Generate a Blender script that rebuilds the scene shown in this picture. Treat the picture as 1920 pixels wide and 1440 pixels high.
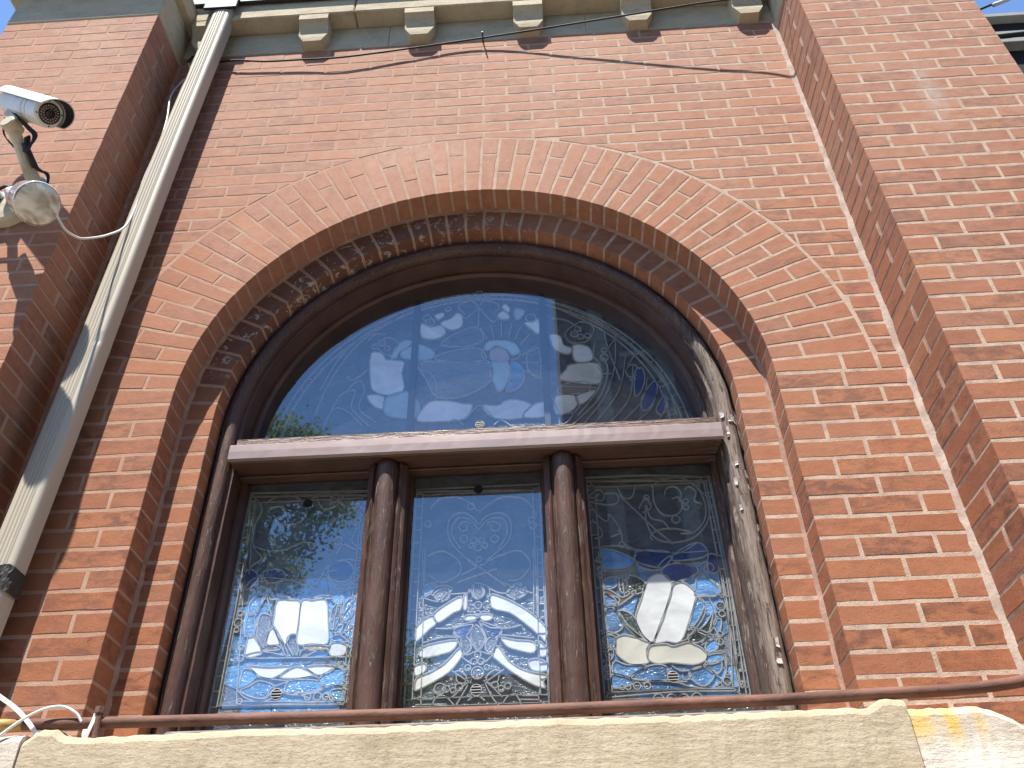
import bpy, math, random, json
from mathutils import Vector, Matrix
# ------------------------------------------------------------------ camera, sky, sun, exposure
scene = bpy.context.scene
for o in list(bpy.data.objects): bpy.data.objects.remove(o)
COL = scene.collection
cam = bpy.data.cameras.new('camera'); camo = bpy.data.objects.new('camera', cam); COL.objects.link(camo)
camo.location = (0.2443, -2.2872, -0.7406)
camo.rotation_mode = 'XYZ'
camo.rotation_euler = (math.radians(127.6626), math.radians(1.0459), math.radians(3.3038))
cam.sensor_fit = 'HORIZONTAL'; cam.sensor_width = 36; cam.lens = 30.016
cam.clip_start = 0.05; cam.clip_end = 3000
scene.camera = camo
SUN_DIR = Vector((0.38, 1.0, -2.35)).normalized()      # the way the light travels
elev = math.asin(-SUN_DIR.z)
world = bpy.data.worlds.new('World'); scene.world = world; world.use_nodes = True
wn = world.node_tree.nodes; wl = world.node_tree.links
sky = wn.new('ShaderNodeTexSky'); sky.sky_type = 'NISHITA'; sky.sun_disc = False
sky.sun_elevation = elev; sky.sun_rotation = math.atan2(-SUN_DIR.x, -SUN_DIR.y)
sky.altitude = 200; sky.air_density = 1.0; sky.dust_density = 0.0; sky.ozone_density = 6.0
wl.new(sky.outputs[0], wn['Background'].inputs['Color']); wn['Background'].inputs['Strength'].default_value = 0.145
sl = bpy.data.lights.new('sun', 'SUN'); sl.energy = 5.0; sl.angle = math.radians(0.53); sl.color = (1.0, 0.945, 0.85)
so = bpy.data.objects.new('sun', sl); COL.objects.link(so); so.location = (-4, -8, 20)
so.rotation_euler = SUN_DIR.to_track_quat('-Z', 'Y').to_euler()
scene.view_settings.view_transform = 'Standard'; scene.view_settings.look = 'None'
scene.view_settings.gamma = 1.0; scene.view_settings.use_curve_mapping = False
scene.view_settings.exposure = 1.1
scene.render.engine = 'CYCLES'
scene.cycles.max_bounces = 8; scene.cycles.diffuse_bounces = 2; scene.cycles.transparent_max_bounces = 12

# ------------------------------------------------------------------ measurements (metres; wall face y = 0)
CH = 0.0675                      # brick course
R, RO, R2, ZS = 1.028, 1.369, 0.918, 1.0155
XR, PD, XP = 1.463, 0.27, 2.187  # bay half width, pier depth, pier outer edge
D1, D2 = 0.11, 0.186             # depth of the outer and of the inner order
ZT = 3.172                       # underside of the stone band
JT = 0.011                       # mortar joint
rnd = random.Random(7)

# ------------------------------------------------------------------ helpers
def link(name, mesh, mat=None, parent=None, loc=None, kind=None):
    o = bpy.data.objects.new(name, mesh); COL.objects.link(o)
    if mat is not None and mesh is not None and not mesh.materials: mesh.materials.append(mat)
    if parent is not None: o.parent = parent
    if loc is not None: o.location = loc
    if kind: o['kind'] = kind
    return o
def tag(o, label, cat, group=None):
    o['label'] = label; o['category'] = cat
    if group: o['group'] = group
    return o
def thing(name, label, cat, loc=(0, 0, 0), group=None):
    o = bpy.data.objects.new(name, None); COL.objects.link(o); o.location = loc
    o.empty_display_size = 0.1
    return tag(o, label, cat, group)
def mesh(name, v, f, smooth=False):
    m = bpy.data.meshes.new(name); m.from_pydata([tuple(a) for a in v], [], f); m.validate(); m.update()
    if smooth: m.polygons.foreach_set('use_smooth', [True] * len(m.polygons))
    return m
class MB:
    def __init__(s): s.v = []; s.f = []
    def add(s, v, f):
        n = len(s.v); s.v += [tuple(a) for a in v]; s.f += [tuple(i + n for i in q) for q in f]
    def box(s, a, b, bev=0.0):
        (x0, y0, z0), (x1, y1, z1) = a, b
        if bev <= 0:
            s.add([(x0,y0,z0),(x1,y0,z0),(x1,y1,z0),(x0,y1,z0),(x0,y0,z1),(x1,y0,z1),(x1,y1,z1),(x0,y1,z1)],
                  [(0,3,2,1),(4,5,6,7),(0,1,5,4),(1,2,6,5),(2,3,7,6),(3,0,4,7)])
        else:
            c = bev; V = []
            for z, q in ((z0, c), (z0 + c, 0), (z1 - c, 0), (z1, c)):
                V += [(x0+c,y0+q,z),(x1-c,y0+q,z),(x1-q,y0+c,z),(x1-q,y1-c,z),(x1-c,y1-q,z),(x0+c,y1-q,z),(x0+q,y1-c,z),(x0+q,y0+c,z)]
            F = [tuple(range(7,-1,-1)), tuple(range(24,32))]
            for k in range(3):
                for i in range(8):
                    j = (i+1) % 8; F.append((k*8+i, k*8+j, k*8+8+j, k*8+8+i))
            s.add(V, F)
    def tube(s, pts, r, n=8, cap=True, taper=None):
        P = [Vector(p) for p in pts]; rings = []; up = None
        for i, p in enumerate(P):
            t = (P[min(i+1, len(P)-1)] - P[max(i-1, 0)]).normalized()
            if up is None: up = t.orthogonal().normalized()
            up = (up - t * up.dot(t)).normalized(); w = t.cross(up)
            rr = r if taper is None else taper[i]
            rings.append([p + (up*math.cos(2*math.pi*k/n) + w*math.sin(2*math.pi*k/n))*rr for k in range(n)])
        V = [q for g in rings for q in g]; F = []
        for i in range(len(P)-1):
            for k in range(n):
                j = (k+1) % n; F.append((i*n+k, i*n+j, (i+1)*n+j, (i+1)*n+k))
        if cap: F += [tuple(range(n-1, -1, -1)), tuple((len(P)-1)*n+k for k in range(n))]
        s.add(V, F)
    def lathe(s, a, b, prof, n=24):            # prof: (distance along a->b, radius)
        a = Vector(a); t = (Vector(b) - a).normalized(); u = t.orthogonal().normalized(); w = t.cross(u); V = []; F = []
        for d, r in prof:
            V += [a + t*d + (u*math.cos(2*math.pi*k/n) + w*math.sin(2*math.pi*k/n))*max(r, 1e-4) for k in range(n)]
        for i in range(len(prof)-1):
            for k in range(n):
                j = (k+1) % n; F.append((i*n+k, i*n+j, (i+1)*n+j, (i+1)*n+k))
        F += [tuple(range(n-1, -1, -1)), tuple((len(prof)-1)*n+k for k in range(n))]
        s.add(V, F)
    def build(s, name, mat, parent=None, smooth=False, kind=None, loc=None):
        return link(name, mesh(name, s.v, s.f, smooth), mat, parent, loc, kind)
def spline(P, sub=4, closed=False):
    n = len(P)
    if n < 3: return list(P)
    out = []
    g = (lambda i: P[i % n]) if closed else (lambda i: P[max(0, min(n-1, i))])
    for i in range(n if closed else n-1):
        p0, p1, p2, p3 = g(i-1), g(i), g(i+1), g(i+2)
        for k in range(sub):
            t = k/sub
            out.append(tuple(0.5*((2*b) + (-a+c)*t + (2*a-5*b+4*c-d)*t*t + (-a+3*b-3*c+d)*t**3) for a, b, c, d in zip(p0, p1, p2, p3)))
    if not closed: out.append(tuple(P[-1]))
    return out

# ------------------------------------------------------------------ materials
class NT:
    def __init__(s, name):
        s.m = bpy.data.materials.new(name); s.m.use_nodes = True; s.t = s.m.node_tree; s.n = s.t.nodes
        s.b = s.n['Principled BSDF']; s.out = s.n['Material Output']
    def put(s, sock, val):
        if hasattr(val, 'is_output') or isinstance(val, bpy.types.NodeSocket): s.t.links.new(val, sock)
        else: sock.default_value = val
    def node(s, typ, ins=None, **kw):
        q = s.n.new(typ)
        for k, v in kw.items(): setattr(q, k, v)
        for k, v in (ins or {}).items(): s.put(q.inputs[k], v)
        return q
    def pos(s): return s.node('ShaderNodeNewGeometry').outputs['Position']
    def scaled(s, vec, sc, off=(0, 0, 0)):
        return s.node('ShaderNodeMapping', {'Vector': vec, 'Scale': sc, 'Location': off}).outputs[0]
    def noise(s, vec, scale, detail=3, rough=0.55, dist=0.0):
        return s.node('ShaderNodeTexNoise', {'Vector': vec, 'Scale': scale, 'Detail': detail, 'Roughness': rough, 'Distortion': dist}).outputs['Fac']
    def ramp(s, fac, stops, interp='LINEAR'):
        q = s.node('ShaderNodeValToRGB', {'Fac': fac}); r = q.color_ramp; r.interpolation = interp
        while len(r.elements) < len(stops): r.elements.new(0.5)
        for e, (p, c) in zip(r.elements, stops):
            e.position = p; e.color = (c, c, c, 1) if isinstance(c, (int, float)) else (*c, 1)
        return q.outputs[0]
    def mix(s, fac, a, b, mode='MIX'):
        q = s.node('ShaderNodeMix', data_type='RGBA', blend_type=mode); q.clamp_factor = True
        s.put(q.inputs[0], fac)
        for i, c in ((6, a), (7, b)): s.put(q.inputs[i], c if isinstance(c, bpy.types.NodeSocket) else (*c, 1))
        return q.outputs[2]
    def math(s, op, a, b=0.0, c=0.0, clamp=False):
        q = s.node('ShaderNodeMath', operation=op, use_clamp=clamp)
        for i, v in enumerate((a, b, c)): s.put(q.inputs[i], v)
        return q.outputs[0]
    def sep(s, vec): q = s.node('ShaderNodeSeparateXYZ', {0: vec}); return q.outputs
    def bump(s, h, strength, dist=0.002, normal=None):
        q = s.node('ShaderNodeBump', {'Height': h, 'Strength': strength, 'Distance': dist})
        if normal is not None: s.put(q.inputs['Normal'], normal)
        return q.outputs[0]
    def done(s, base=None, rough=None, normal=None, **kw):
        if base is not None: s.put(s.b.inputs['Base Color'], base if isinstance(base, bpy.types.NodeSocket) else (*base, 1))
        if rough is not None: s.put(s.b.inputs['Roughness'], rough)
        if normal is not None: s.put(s.b.inputs['Normal'], normal)
        for k, v in kw.items(): s.put(s.b.inputs[k], v)
        return s.m
def blob(t, P, cx, cz, rx, rz, nz, soft=0.5):          # soft-edged patch on a wall with a ragged outline
    x, y, z = t.sep(P)
    a = t.math('DIVIDE', t.math('SUBTRACT', x, cx), rx); b = t.math('DIVIDE', t.math('SUBTRACT', z, cz), rz)
    d = t.math('SQRT', t.math('ADD', t.math('MULTIPLY', a, a), t.math('MULTIPLY', b, b)))
    d = t.math('ADD', d, t.math('MULTIPLY', t.math('SUBTRACT', nz, 0.5), 1.6))
    return t.ramp(t.math('MULTIPLY', d, 0.5), [(0.5*(1-soft), 1.0), (0.55, 0.0)])

def brick_material(name, painted=False, radial=False):
    t = NT(name); P = t.pos()
    oi = t.node('ShaderNodeObjectInfo').outputs['Random']; ri = t.node('ShaderNodeNewGeometry').outputs['Random Per Island']
    h = t.math('FRACT', t.math('ADD', t.math('MULTIPLY', oi, 7.31), ri))
    h2 = t.math('FRACT', t.math('MULTIPLY', h, 13.7)); h3 = t.math('FRACT', t.math('MULTIPLY', h, 31.3))
    base = t.ramp(h, [(0.0, (0.285,0.100,0.046)), (0.2, (0.335,0.120,0.052)), (0.42, (0.305,0.116,0.058)), (0.62, (0.35,0.134,0.056)), (0.8, (0.30,0.118,0.066)), (0.93, (0.315,0.108,0.044)), (1.0, (0.235,0.086,0.046))])
    off = t.node('ShaderNodeCombineXYZ', {0: t.math('MULTIPLY', h, 40), 1: t.math('MULTIPLY', h2, 40), 2: 0.0}).outputs[0]
    PV = t.node('ShaderNodeVectorMath', {0: t.node('ShaderNodeTexCoord').outputs['Object'] if radial else P, 1: off}, operation='ADD').outputs[0]
    PS = t.scaled(PV, (2.3, 1, 1) if radial else (1, 1, 2.3))
    streak = t.noise(PS, 16, 3, 0.6, 0.6)
    burn = t.math('MULTIPLY', t.ramp(streak, [(0.42, 0.0), (0.62, 1.0)]), t.ramp(h3, [(0.25, 0.2), (0.9, 1.0)]))
    col = t.mix(t.math('MULTIPLY', burn, 0.45 if radial else 0.8), base, (0.125, 0.048, 0.032))
    pale = t.ramp(t.noise(PS, 11, 4, 0.65), [(0.5, 0.0), (0.75, 1.0)])
    col = t.mix(t.math('MULTIPLY', pale, 0.38), col, (0.41, 0.175, 0.105))
    spk = t.ramp(t.noise(P, 230, 3, 0.65), [(0.56, 0.0), (0.68, 1.0)])
    col = t.mix(t.math('MULTIPLY', spk, t.math('ADD', 0.15, t.math('MULTIPLY', h3, 0.65))), col, (0.10, 0.036, 0.024))
    spk2 = t.ramp(t.noise(P, 520, 2, 0.6), [(0.66, 0.0), (0.76, 1.0)])
    col = t.mix(t.math('MULTIPLY', spk2, 0.3), col, (0.46, 0.25, 0.14))
    # upper-wall glare haze painted in by height, with lime patches and a pale crown
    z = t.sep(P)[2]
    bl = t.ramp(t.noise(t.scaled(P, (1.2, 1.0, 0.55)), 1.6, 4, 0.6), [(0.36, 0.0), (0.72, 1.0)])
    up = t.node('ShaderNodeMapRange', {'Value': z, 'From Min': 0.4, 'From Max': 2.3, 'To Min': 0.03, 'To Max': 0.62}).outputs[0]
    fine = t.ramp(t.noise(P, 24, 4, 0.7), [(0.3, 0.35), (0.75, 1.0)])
    haze_bloom = t.math('MULTIPLY', t.math('MULTIPLY', t.math('ADD', t.math('MULTIPLY', bl, 0.65), 0.45), up), fine)
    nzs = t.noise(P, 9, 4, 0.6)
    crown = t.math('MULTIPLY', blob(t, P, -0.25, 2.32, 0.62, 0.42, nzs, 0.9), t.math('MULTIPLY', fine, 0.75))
    haze_bloom = t.math('MAXIMUM', haze_bloom, crown)
    col = t.mix(haze_bloom, col, (0.475, 0.305, 0.228))
    # cement smear on the right hand pier
    sm = t.math('MULTIPLY', blob(t, P, 1.80, 2.12, 0.055, 0.22, t.noise(P, 14, 4, 0.7), 0.8), t.ramp(t.noise(P, 40, 4, 0.7), [(0.3, 0.1), (0.6, 0.6)]))
    col = t.mix(sm, col, (0.36, 0.35, 0.31))
    rough = 0.82
    if painted:
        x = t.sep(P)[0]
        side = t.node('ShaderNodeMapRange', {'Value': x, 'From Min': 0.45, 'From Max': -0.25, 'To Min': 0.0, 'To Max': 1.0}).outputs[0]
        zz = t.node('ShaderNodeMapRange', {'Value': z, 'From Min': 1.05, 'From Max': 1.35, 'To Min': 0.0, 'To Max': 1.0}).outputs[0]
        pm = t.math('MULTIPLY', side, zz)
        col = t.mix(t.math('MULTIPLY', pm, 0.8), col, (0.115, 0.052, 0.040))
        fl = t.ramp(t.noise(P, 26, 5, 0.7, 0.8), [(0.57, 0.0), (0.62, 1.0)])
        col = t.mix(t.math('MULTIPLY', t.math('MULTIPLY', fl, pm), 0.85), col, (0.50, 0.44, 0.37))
    bh = t.math('ADD', t.math('MULTIPLY', t.noise(P, 70, 4, 0.65), 0.7), t.math('MULTIPLY', t.noise(P, 400, 3, 0.6), 0.4))
    pits = t.ramp(t.noise(PV, 150, 2, 0.5), [(0.27, 0.0), (0.36, 1.0)])
    n = t.bump(pits, 0.35, 0.003, t.bump(bh, 0.5, 0.0028))
    return t.done(col, rough, n, **{'Specular IOR Level': 0.35})
def mortar_material():
    t = NT('mortar'); P = t.pos()
    a = t.noise(P, 22, 5, 0.65)
    col = t.ramp(a, [(0.25, (0.30,0.195,0.145)), (0.5, (0.47,0.355,0.275)), (0.75, (0.58,0.46,0.365))])
    col = t.mix(t.ramp(t.noise(P, 240, 2, 0.5), [(0.58, 0.0), (0.7, 0.55)]), col, (0.30, 0.19, 0.14))
    x = t.sep(P)[0]
    rosy = t.node('ShaderNodeMapRange', {'Value': x, 'From Min': 0.5, 'From Max': -0.6, 'To Min': 0.1, 'To Max': 0.85}).outputs[0]
    col = t.mix(t.math('MULTIPLY', rosy, t.ramp(t.noise(P, 7, 3, 0.5), [(0.3, 0.5), (0.6, 1.0)])), col, (0.39, 0.215, 0.145))
    n = t.bump(t.noise(P, 180, 4, 0.7), 0.7, 0.003)
    return t.done(col, 0.92, n, **{'Specular IOR Level': 0.2})
def stone_material(name, c1, c2, c3, fine=160, stain=False):
    t = NT(name); P = t.pos()
    col = t.ramp(t.noise(t.scaled(P, (1, 1, 1.8)), 7, 5, 0.65), [(0.25, c1), (0.5, c2), (0.78, c3)])
    col = t.mix(t.ramp(t.noise(P, 130, 3, 0.6), [(0.56, 0.0), (0.72, 0.5)]), col, tuple(k*0.6 for k in c1))
    if stain:
        nz = t.noise(P, 22, 4, 0.65)
        for cx, cz, rx, rz, k in ((1.11, -0.15, 0.05, 0.055, 0.7), (1.185, -0.155, 0.032, 0.07, 0.95), (1.25, -0.16, 0.02, 0.06, 0.5), (1.15, -0.118, 0.13, 0.02, 0.45)):
            col = t.mix(t.math('MULTIPLY', blob(t, P, cx, cz, rx, rz, nz, 0.9), k), col, (0.70, 0.43, 0.07))
        col = t.mix(blob(t, P, 1.24, -0.26, 0.16, 0.09, nz, 0.8), col, (0.78, 0.70, 0.62))
    S = t.scaled(P, (0.35, 1, 1.4))
    hh = t.math('ADD', t.math('MULTIPLY', t.noise(S, fine*0.35, 4, 0.6), 1.0), t.math('MULTIPLY', t.noise(P, fine, 4, 0.7), 0.7))
    return t.done(col, 0.9, t.bump(hh, 0.7, 0.004), **{'Specular IOR Level': 0.25})
def wood_material(name, worn, stretch=(1, 1, 0.12)):
    t = NT(name); P = t.pos(); S = t.scaled(P, stretch)
    col = t.ramp(t.noise(P, 9, 4, 0.6), [(0.3, (0.060,0.027,0.018)), (0.7, (0.108,0.054,0.037))])
    pe = t.noise(S, 95, 7, 0.78, 0.7)
    x = t.sep(P)[0]
    more = t.node('ShaderNodeMapRange', {'Value': x, 'From Min': 0.72, 'From Max': 0.86, 'To Min': 0.0, 'To Max': 0.16}).outputs[0]
    m = t.ramp(t.math('ADD', pe, more), [(0.66-worn, 0.0), (0.70-worn, 1.0)])
    bare = t.ramp(t.noise(S, 130, 4, 0.6), [(0.3, (0.11,0.075,0.057)), (0.7, (0.27,0.215,0.175))])
    col = t.mix(m, col, bare)
    hh = t.math('ADD', t.math('MULTIPLY', m, -0.5), t.math('MULTIPLY', t.noise(S, 150, 4, 0.6), 0.8))
    rough = t.math('ADD', 0.42, t.math('MULTIPLY', m, 0.4))
    return t.done(col, rough, t.bump(hh, 1.0, 0.004), **{'Specular IOR Level': 0.5})
def simple(name, col, rough=0.5, metal=0.0, var=0.25, scale=18, bump=0.15, bscale=120, dirt=None, spec=0.5, streak=(1, 1, 1)):
    t = NT(name); P = t.scaled(t.pos(), streak)
    c = t.mix(t.ramp(t.noise(P, scale, 4, 0.6), [(0.3, 0.0), (0.7, 1.0)]), tuple(k*(1-var) for k in col), tuple(min(1, k*(1+var*0.6)) for k in col))
    if dirt: c = t.mix(t.ramp(t.noise(P, scale*0.6, 5, 0.7, 0.5), [(0.5, 0.0), (0.68, 1.0)]), c, dirt)
    r = t.math('ADD', rough-0.06, t.math('MULTIPLY', t.noise(P, scale*2, 3, 0.6), 0.14))
    return t.done(c, r, t.bump(t.noise(P, bscale, 3, 0.6), bump, 0.002), Metallic=metal, **{'Specular IOR Level': spec})
def art_glass(name, col, opal=0.0, ripple=60, rough=0.12, bstr=0.55):
    t = NT(name); P = t.pos()
    oi = t.node('ShaderNodeObjectInfo').outputs['Random']
    S = t.scaled(P, (1, 1, 1.7))
    w = t.noise(S, 5 if opal else 10, 4, 0.6, 1.2)
    dk = tuple(k*(0.72 if opal else 0.45) for k in col); lt = tuple(min(1, k*(1.08 if opal else 1.5)) for k in col)
    c = t.mix(t.ramp(t.math('ADD', w, t.math('MULTIPLY', t.math('SUBTRACT', oi, 0.5), 0.25)), [(0.28, 0.0), (0.66, 1.0)]), dk, lt)
    rip = t.noise(t.scaled(P, (0.7, 1, 1.6)), ripple, 3, 0.6, 1.0)
    return t.done(c, rough, t.bump(rip, bstr if not opal else 0.12, 0.006 if not opal else 0.003), **{'Specular IOR Level': 0.6})
def window_glass(name):
    t = NT(name); n = t.n
    P = t.pos()
    wav = t.bump(t.noise(P, 2.2, 1, 0.4), 0.035, 0.02)
    fc = t.node('ShaderNodeLayerWeight', {'Blend': 0.5, 'Normal': wav}).outputs['Facing']   # the same from either side
    fr = t.math('ADD', 0.155, t.math('MULTIPLY', 0.84, t.math('POWER', fc, 4.0)))
    gl = t.node('ShaderNodeBsdfGlossy', {'Color': (0.76, 0.90, 1.0, 1), 'Roughness': 0.012, 'Normal': wav}).outputs[0]
    tr = t.node('ShaderNodeBsdfTransparent', {'Color': (0.97, 0.985, 0.985, 1)}).outputs[0]
    df = t.node('ShaderNodeBsdfDiffuse', {'Color': (0.6, 0.6, 0.58, 1)}).outputs[0]
    dust = t.math('MULTIPLY', t.ramp(t.noise(P, 3.5, 5, 0.7), [(0.3, 0.2), (0.8, 1.0)]), 0.045)
    m1 = t.node('ShaderNodeMixShader', {0: dust, 1: tr, 2: df}).outputs[0]
    m2 = t.node('ShaderNodeMixShader', {0: fr, 1: m1, 2: gl}).outputs[0]
    t.t.links.new(m2, t.out.inputs[0]); n.remove(t.b)
    return t.m

M = {}
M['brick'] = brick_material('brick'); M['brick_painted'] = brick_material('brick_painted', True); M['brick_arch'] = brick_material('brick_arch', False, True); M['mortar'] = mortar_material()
M['limestone'] = stone_material('limestone', (0.36,0.30,0.215), (0.49,0.42,0.30), (0.56,0.485,0.36))
M['sillstone'] = stone_material('sillstone', (0.36,0.285,0.19), (0.45,0.37,0.26), (0.51,0.43,0.315), 120)
M['palestone'] = stone_material('palestone', (0.45,0.39,0.31), (0.54,0.475,0.395), (0.62,0.56,0.48), 120, True)
M['wood'] = wood_material('painted_wood', 0.02); M['wood_worn'] = wood_material('worn_painted_wood', 0.095)
M['wood_h'] = wood_material('painted_wood_level', 0.03, (0.12, 1, 1)); M['wood_bare'] = wood_material('weathered_wood_level', 0.3, (0.1, 1, 1))
M['flashing'] = simple('flashing', (0.34,0.265,0.255), 0.38, 0.15, 0.18, 6, 0.2, 30, (0.28,0.19,0.17), 0.6, (0.3, 1, 1))
M['spout'] = simple('painted_downspout', (0.44,0.395,0.32), 0.5, 0.0, 0.1, 5, 0.12, 40, (0.37,0.33,0.265), 0.4, (1, 1, 0.2))
M['tar'] = simple('tar', (0.03,0.028,0.026), 0.7, 0, 0.5, 40, 0.6, 60)
M['rust'] = simple('rusty_iron', (0.165,0.078,0.055), 0.72, 0.0, 0.4, 22, 0.6, 160, (0.085,0.036,0.026), 0.35, (0.4, 1, 1))
M['rust_yellow'] = simple('yellow_pipe_paint', (0.42,0.25,0.06), 0.6, 0.0, 0.4, 20, 0.4, 100, (0.14,0.07,0.04))
M['caulk'] = simple('corner_mortar', (0.45,0.35,0.285), 0.9, 0.0, 0.3, 20, 0.8, 90, (0.36,0.25,0.2), 0.2)
M['caulk_rosy'] = simple('corner_mortar_rosy', (0.36,0.225,0.17), 0.9, 0.0, 0.3, 20, 0.8, 90, (0.28,0.15,0.11), 0.2)
M['black'] = simple('black_metal', (0.012,0.012,0.013), 0.5, 0.0, 0.3)
M['cable'] = simple('black_cable', (0.012,0.012,0.013), 0.65, 0.0, 0.3)
M['white_cable'] = simple('white_cable', (0.66,0.65,0.62), 0.45, 0.0, 0.15, 30, 0.1, 90, (0.5,0.47,0.42))
M['plastic'] = simple('white_plastic', (0.78,0.77,0.75), 0.35, 0.0, 0.06)
M['housing'] = simple('camera_housing', (0.66,0.655,0.635), 0.38, 0.0, 0.06, 10, 0.05, 60, (0.58,0.56,0.51))
M['bracket'] = simple('yellowed_bracket', (0.52,0.46,0.33), 0.5, 0.0, 0.2, 14, 0.3, 60, (0.34,0.27,0.15))
M['lensblack'] = simple('lens_black', (0.012,0.011,0.012), 0.18, 0.0, 0.2)
M['led'] = simple('led_glass', (0.32,0.27,0.23), 0.2, 0.0, 0.2)
M['screw'] = simple('screw_metal', (0.12,0.11,0.10), 0.4, 0.7)
M['came'] = simple('lead_came', (0.42,0.425,0.425), 0.5, 0.15, 0.25, 60, 0.3, 200)
M['sheet'] = art_glass('rippled_clear_glass', (0.085,0.095,0.108), 0, 75, 0.2, 0.6)
M['g_w'] = art_glass('opal_white_glass', (0.92,0.925,0.93), 1, 30, 0.22)
M['g_c'] = art_glass('streaky_cream_glass', (0.78,0.75,0.66), 1, 30, 0.22)
M['g_s'] = art_glass('pale_blue_glass', (0.40,0.55,0.62), 1, 40, 0.2)
M['g_f'] = art_glass('flesh_glass', (0.52,0.36,0.33), 1, 40, 0.25)
M['g_b'] = art_glass('sky_blue_glass', (0.11,0.28,0.58), 0, 80, 0.12, 0.7)
M['g_d'] = art_glass('cobalt_glass', (0.024,0.046,0.19), 0, 80, 0.12, 0.6)
M['g_g'] = art_glass('dark_green_glass', (0.016,0.032,0.028), 0, 80, 0.12, 0.7)
M['g_o'] = art_glass('gold_glass', (0.33,0.24,0.07), 0, 120, 0.2, 0.8)
M['g_r'] = art_glass('brown_glass', (0.20,0.145,0.105), 1, 40, 0.2)
M['g_l'] = art_glass('hammered_clear_glass', (0.15,0.165,0.20), 0, 120, 0.14, 1.0)
M['glass'] = window_glass('storm_glass')
M['vent'] = simple('vent_metal', (0.55,0.54,0.52), 0.4, 0.4); M['hole'] = simple('vent_hole_dark', (0.006,0.006,0.007), 0.8, 0)
M['asphalt'] = simple('asphalt', (0.055,0.054,0.053), 0.9, 0, 0.3, 3, 0.5, 200); M['paving'] = simple('concrete_paving', (0.24,0.215,0.175), 0.9, 0, 0.2, 2, 0.4, 90)
M['farbrick'] = simple('dark_brick_facade', (0.10,0.062,0.050), 0.85, 0, 0.35, 2, 0.2, 20); M['farstone'] = simple('facade_stone', (0.26,0.235,0.20), 0.85, 0, 0.2, 2)
M['farglass'] = simple('far_window_glass', (0.02,0.024,0.03), 0.08, 0, 0.2); M['roof'] = simple('slate_roof', (0.06,0.058,0.058), 0.8, 0, 0.3, 4)
M['bark'] = simple('bark', (0.075,0.055,0.04), 0.9, 0, 0.4, 12, 0.8, 30)
def leaf_material():
    t = NT('leaves'); oi = t.node('ShaderNodeNewGeometry').outputs['Random Per Island']
    c = t.ramp(oi, [(0.0, (0.10,0.14,0.035)), (0.5, (0.22,0.27,0.08)), (1.0, (0.38,0.40,0.18))])
    t.done(c, 0.5); tl = t.node('ShaderNodeBsdfTranslucent', {'Color': c}).outputs[0]
    t.t.links.new(t.node('ShaderNodeMixShader', {0: 0.5, 1: t.b.outputs[0], 2: tl}).outputs[0], t.out.inputs[0]); return t.m
M['leaf'] = leaf_material()
M['shade_black'] = simple('eave_shade_black', (0.010,0.010,0.012), 0.6, 0, 0.3); M['greytrim'] = simple('grey_trim', (0.30,0.31,0.30), 0.5, 0, 0.15)  # near-black holds the shade beneath the eave; the conduit shares it

# ------------------------------------------------------------------ ground
g = MB(); g.box((-400, -400, -2.75), (400, 400, -2.42)); tag(g.build('road', M['asphalt'], kind='structure'), 'grey asphalt street running below and in front of the brick facade', 'road')
g = MB(); g.box((-60, -4.0, -2.41), (60, 3.0, -2.28), 0.02); tag(g.build('pavement', M['paving'], kind='structure'), 'pale concrete pavement at the foot of the brick facade', 'pavement')

# ------------------------------------------------------------------ bricks
def resample(pts, step):
    out = []; n = len(pts)
    for i in range(n):
        a, b = pts[i], pts[(i+1) % n]; L = math.hypot(b[0]-a[0], b[1]-a[1]); k = max(1, min(5, int(round(L/step))))
        for j in range(k): out.append((a[0]+(b[0]-a[0])*j/k, a[1]+(b[1]-a[1])*j/k))
    return out
def brick_mesh(pts, depth, seed, cham=0.0016, jit=0.0011, step=0.055):
    """prism with a softly chipped front; pts counter-clockwise in (x, z) seen from -y"""
    q = random.Random(seed); P = resample(pts, step); n = len(P)
    cx = sum(p[0] for p in P)/n; cz = sum(p[1] for p in P)/n; V = []
    ring = []
    for i, (x, z) in enumerate(P):
        a, b = P[i-1], P[(i+1) % n]; tx, tz = b[0]-a[0], b[1]-a[1]; L = math.hypot(tx, tz) or 1
        nx, nz = tz/L, -tx/L; j = q.uniform(-jit, jit)
        ring.append((x+nx*j, z+nz*j, nx, nz))
    tilt = (q.uniform(-1, 1)*0.003, q.uniform(-1, 1)*0.005); dy = q.uniform(-0.0005, 0.0005)
    for x, z, nx, nz in ring:
        c = cham*q.uniform(0.6, 1.7)
        V.append((x-nx*c, -0.0012+dy+(x-cx)*tilt[0]+(z-cz)*tilt[1], z-nz*c))
    for x, z, nx, nz in ring: V.append((x, cham*1.1, z))
    for x, z, nx, nz in ring: V.append((x, depth, z))
    F = [tuple(range(n))]
    for k in (0, 1):
        for i in range(n):
            j = (i+1) % n; F.append((k*n+i, (k+1)*n+i, (k+1)*n+j, k*n+j))
    return mesh('brick', V, F)
CACHE = {}
def rect_brick(w, h, d, seed):
    key = (round(w, 3), round(h, 4), round(d, 3), seed % 7)
    if key not in CACHE:
        CACHE[key] = brick_mesh([(-w/2, -h/2), (w/2, -h/2), (w/2, h/2), (-w/2, h/2)], d, hash(key) & 0xffff)
    return CACHE[key]
BH = CH - JT
def lay(parent, x0, x1, z0, y, depth=0.11, mat='brick', h=None, rz=0.0):
    w = x1-x0; h = h or BH
    o = link('brick', rect_brick(w, h, depth, rnd.randrange(1000)), M[mat], parent, ((x0+x1)/2, y, z0+JT/2+h/2))
    return o
Z0 = -5*CH                       # lowest course, below the sill
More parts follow.
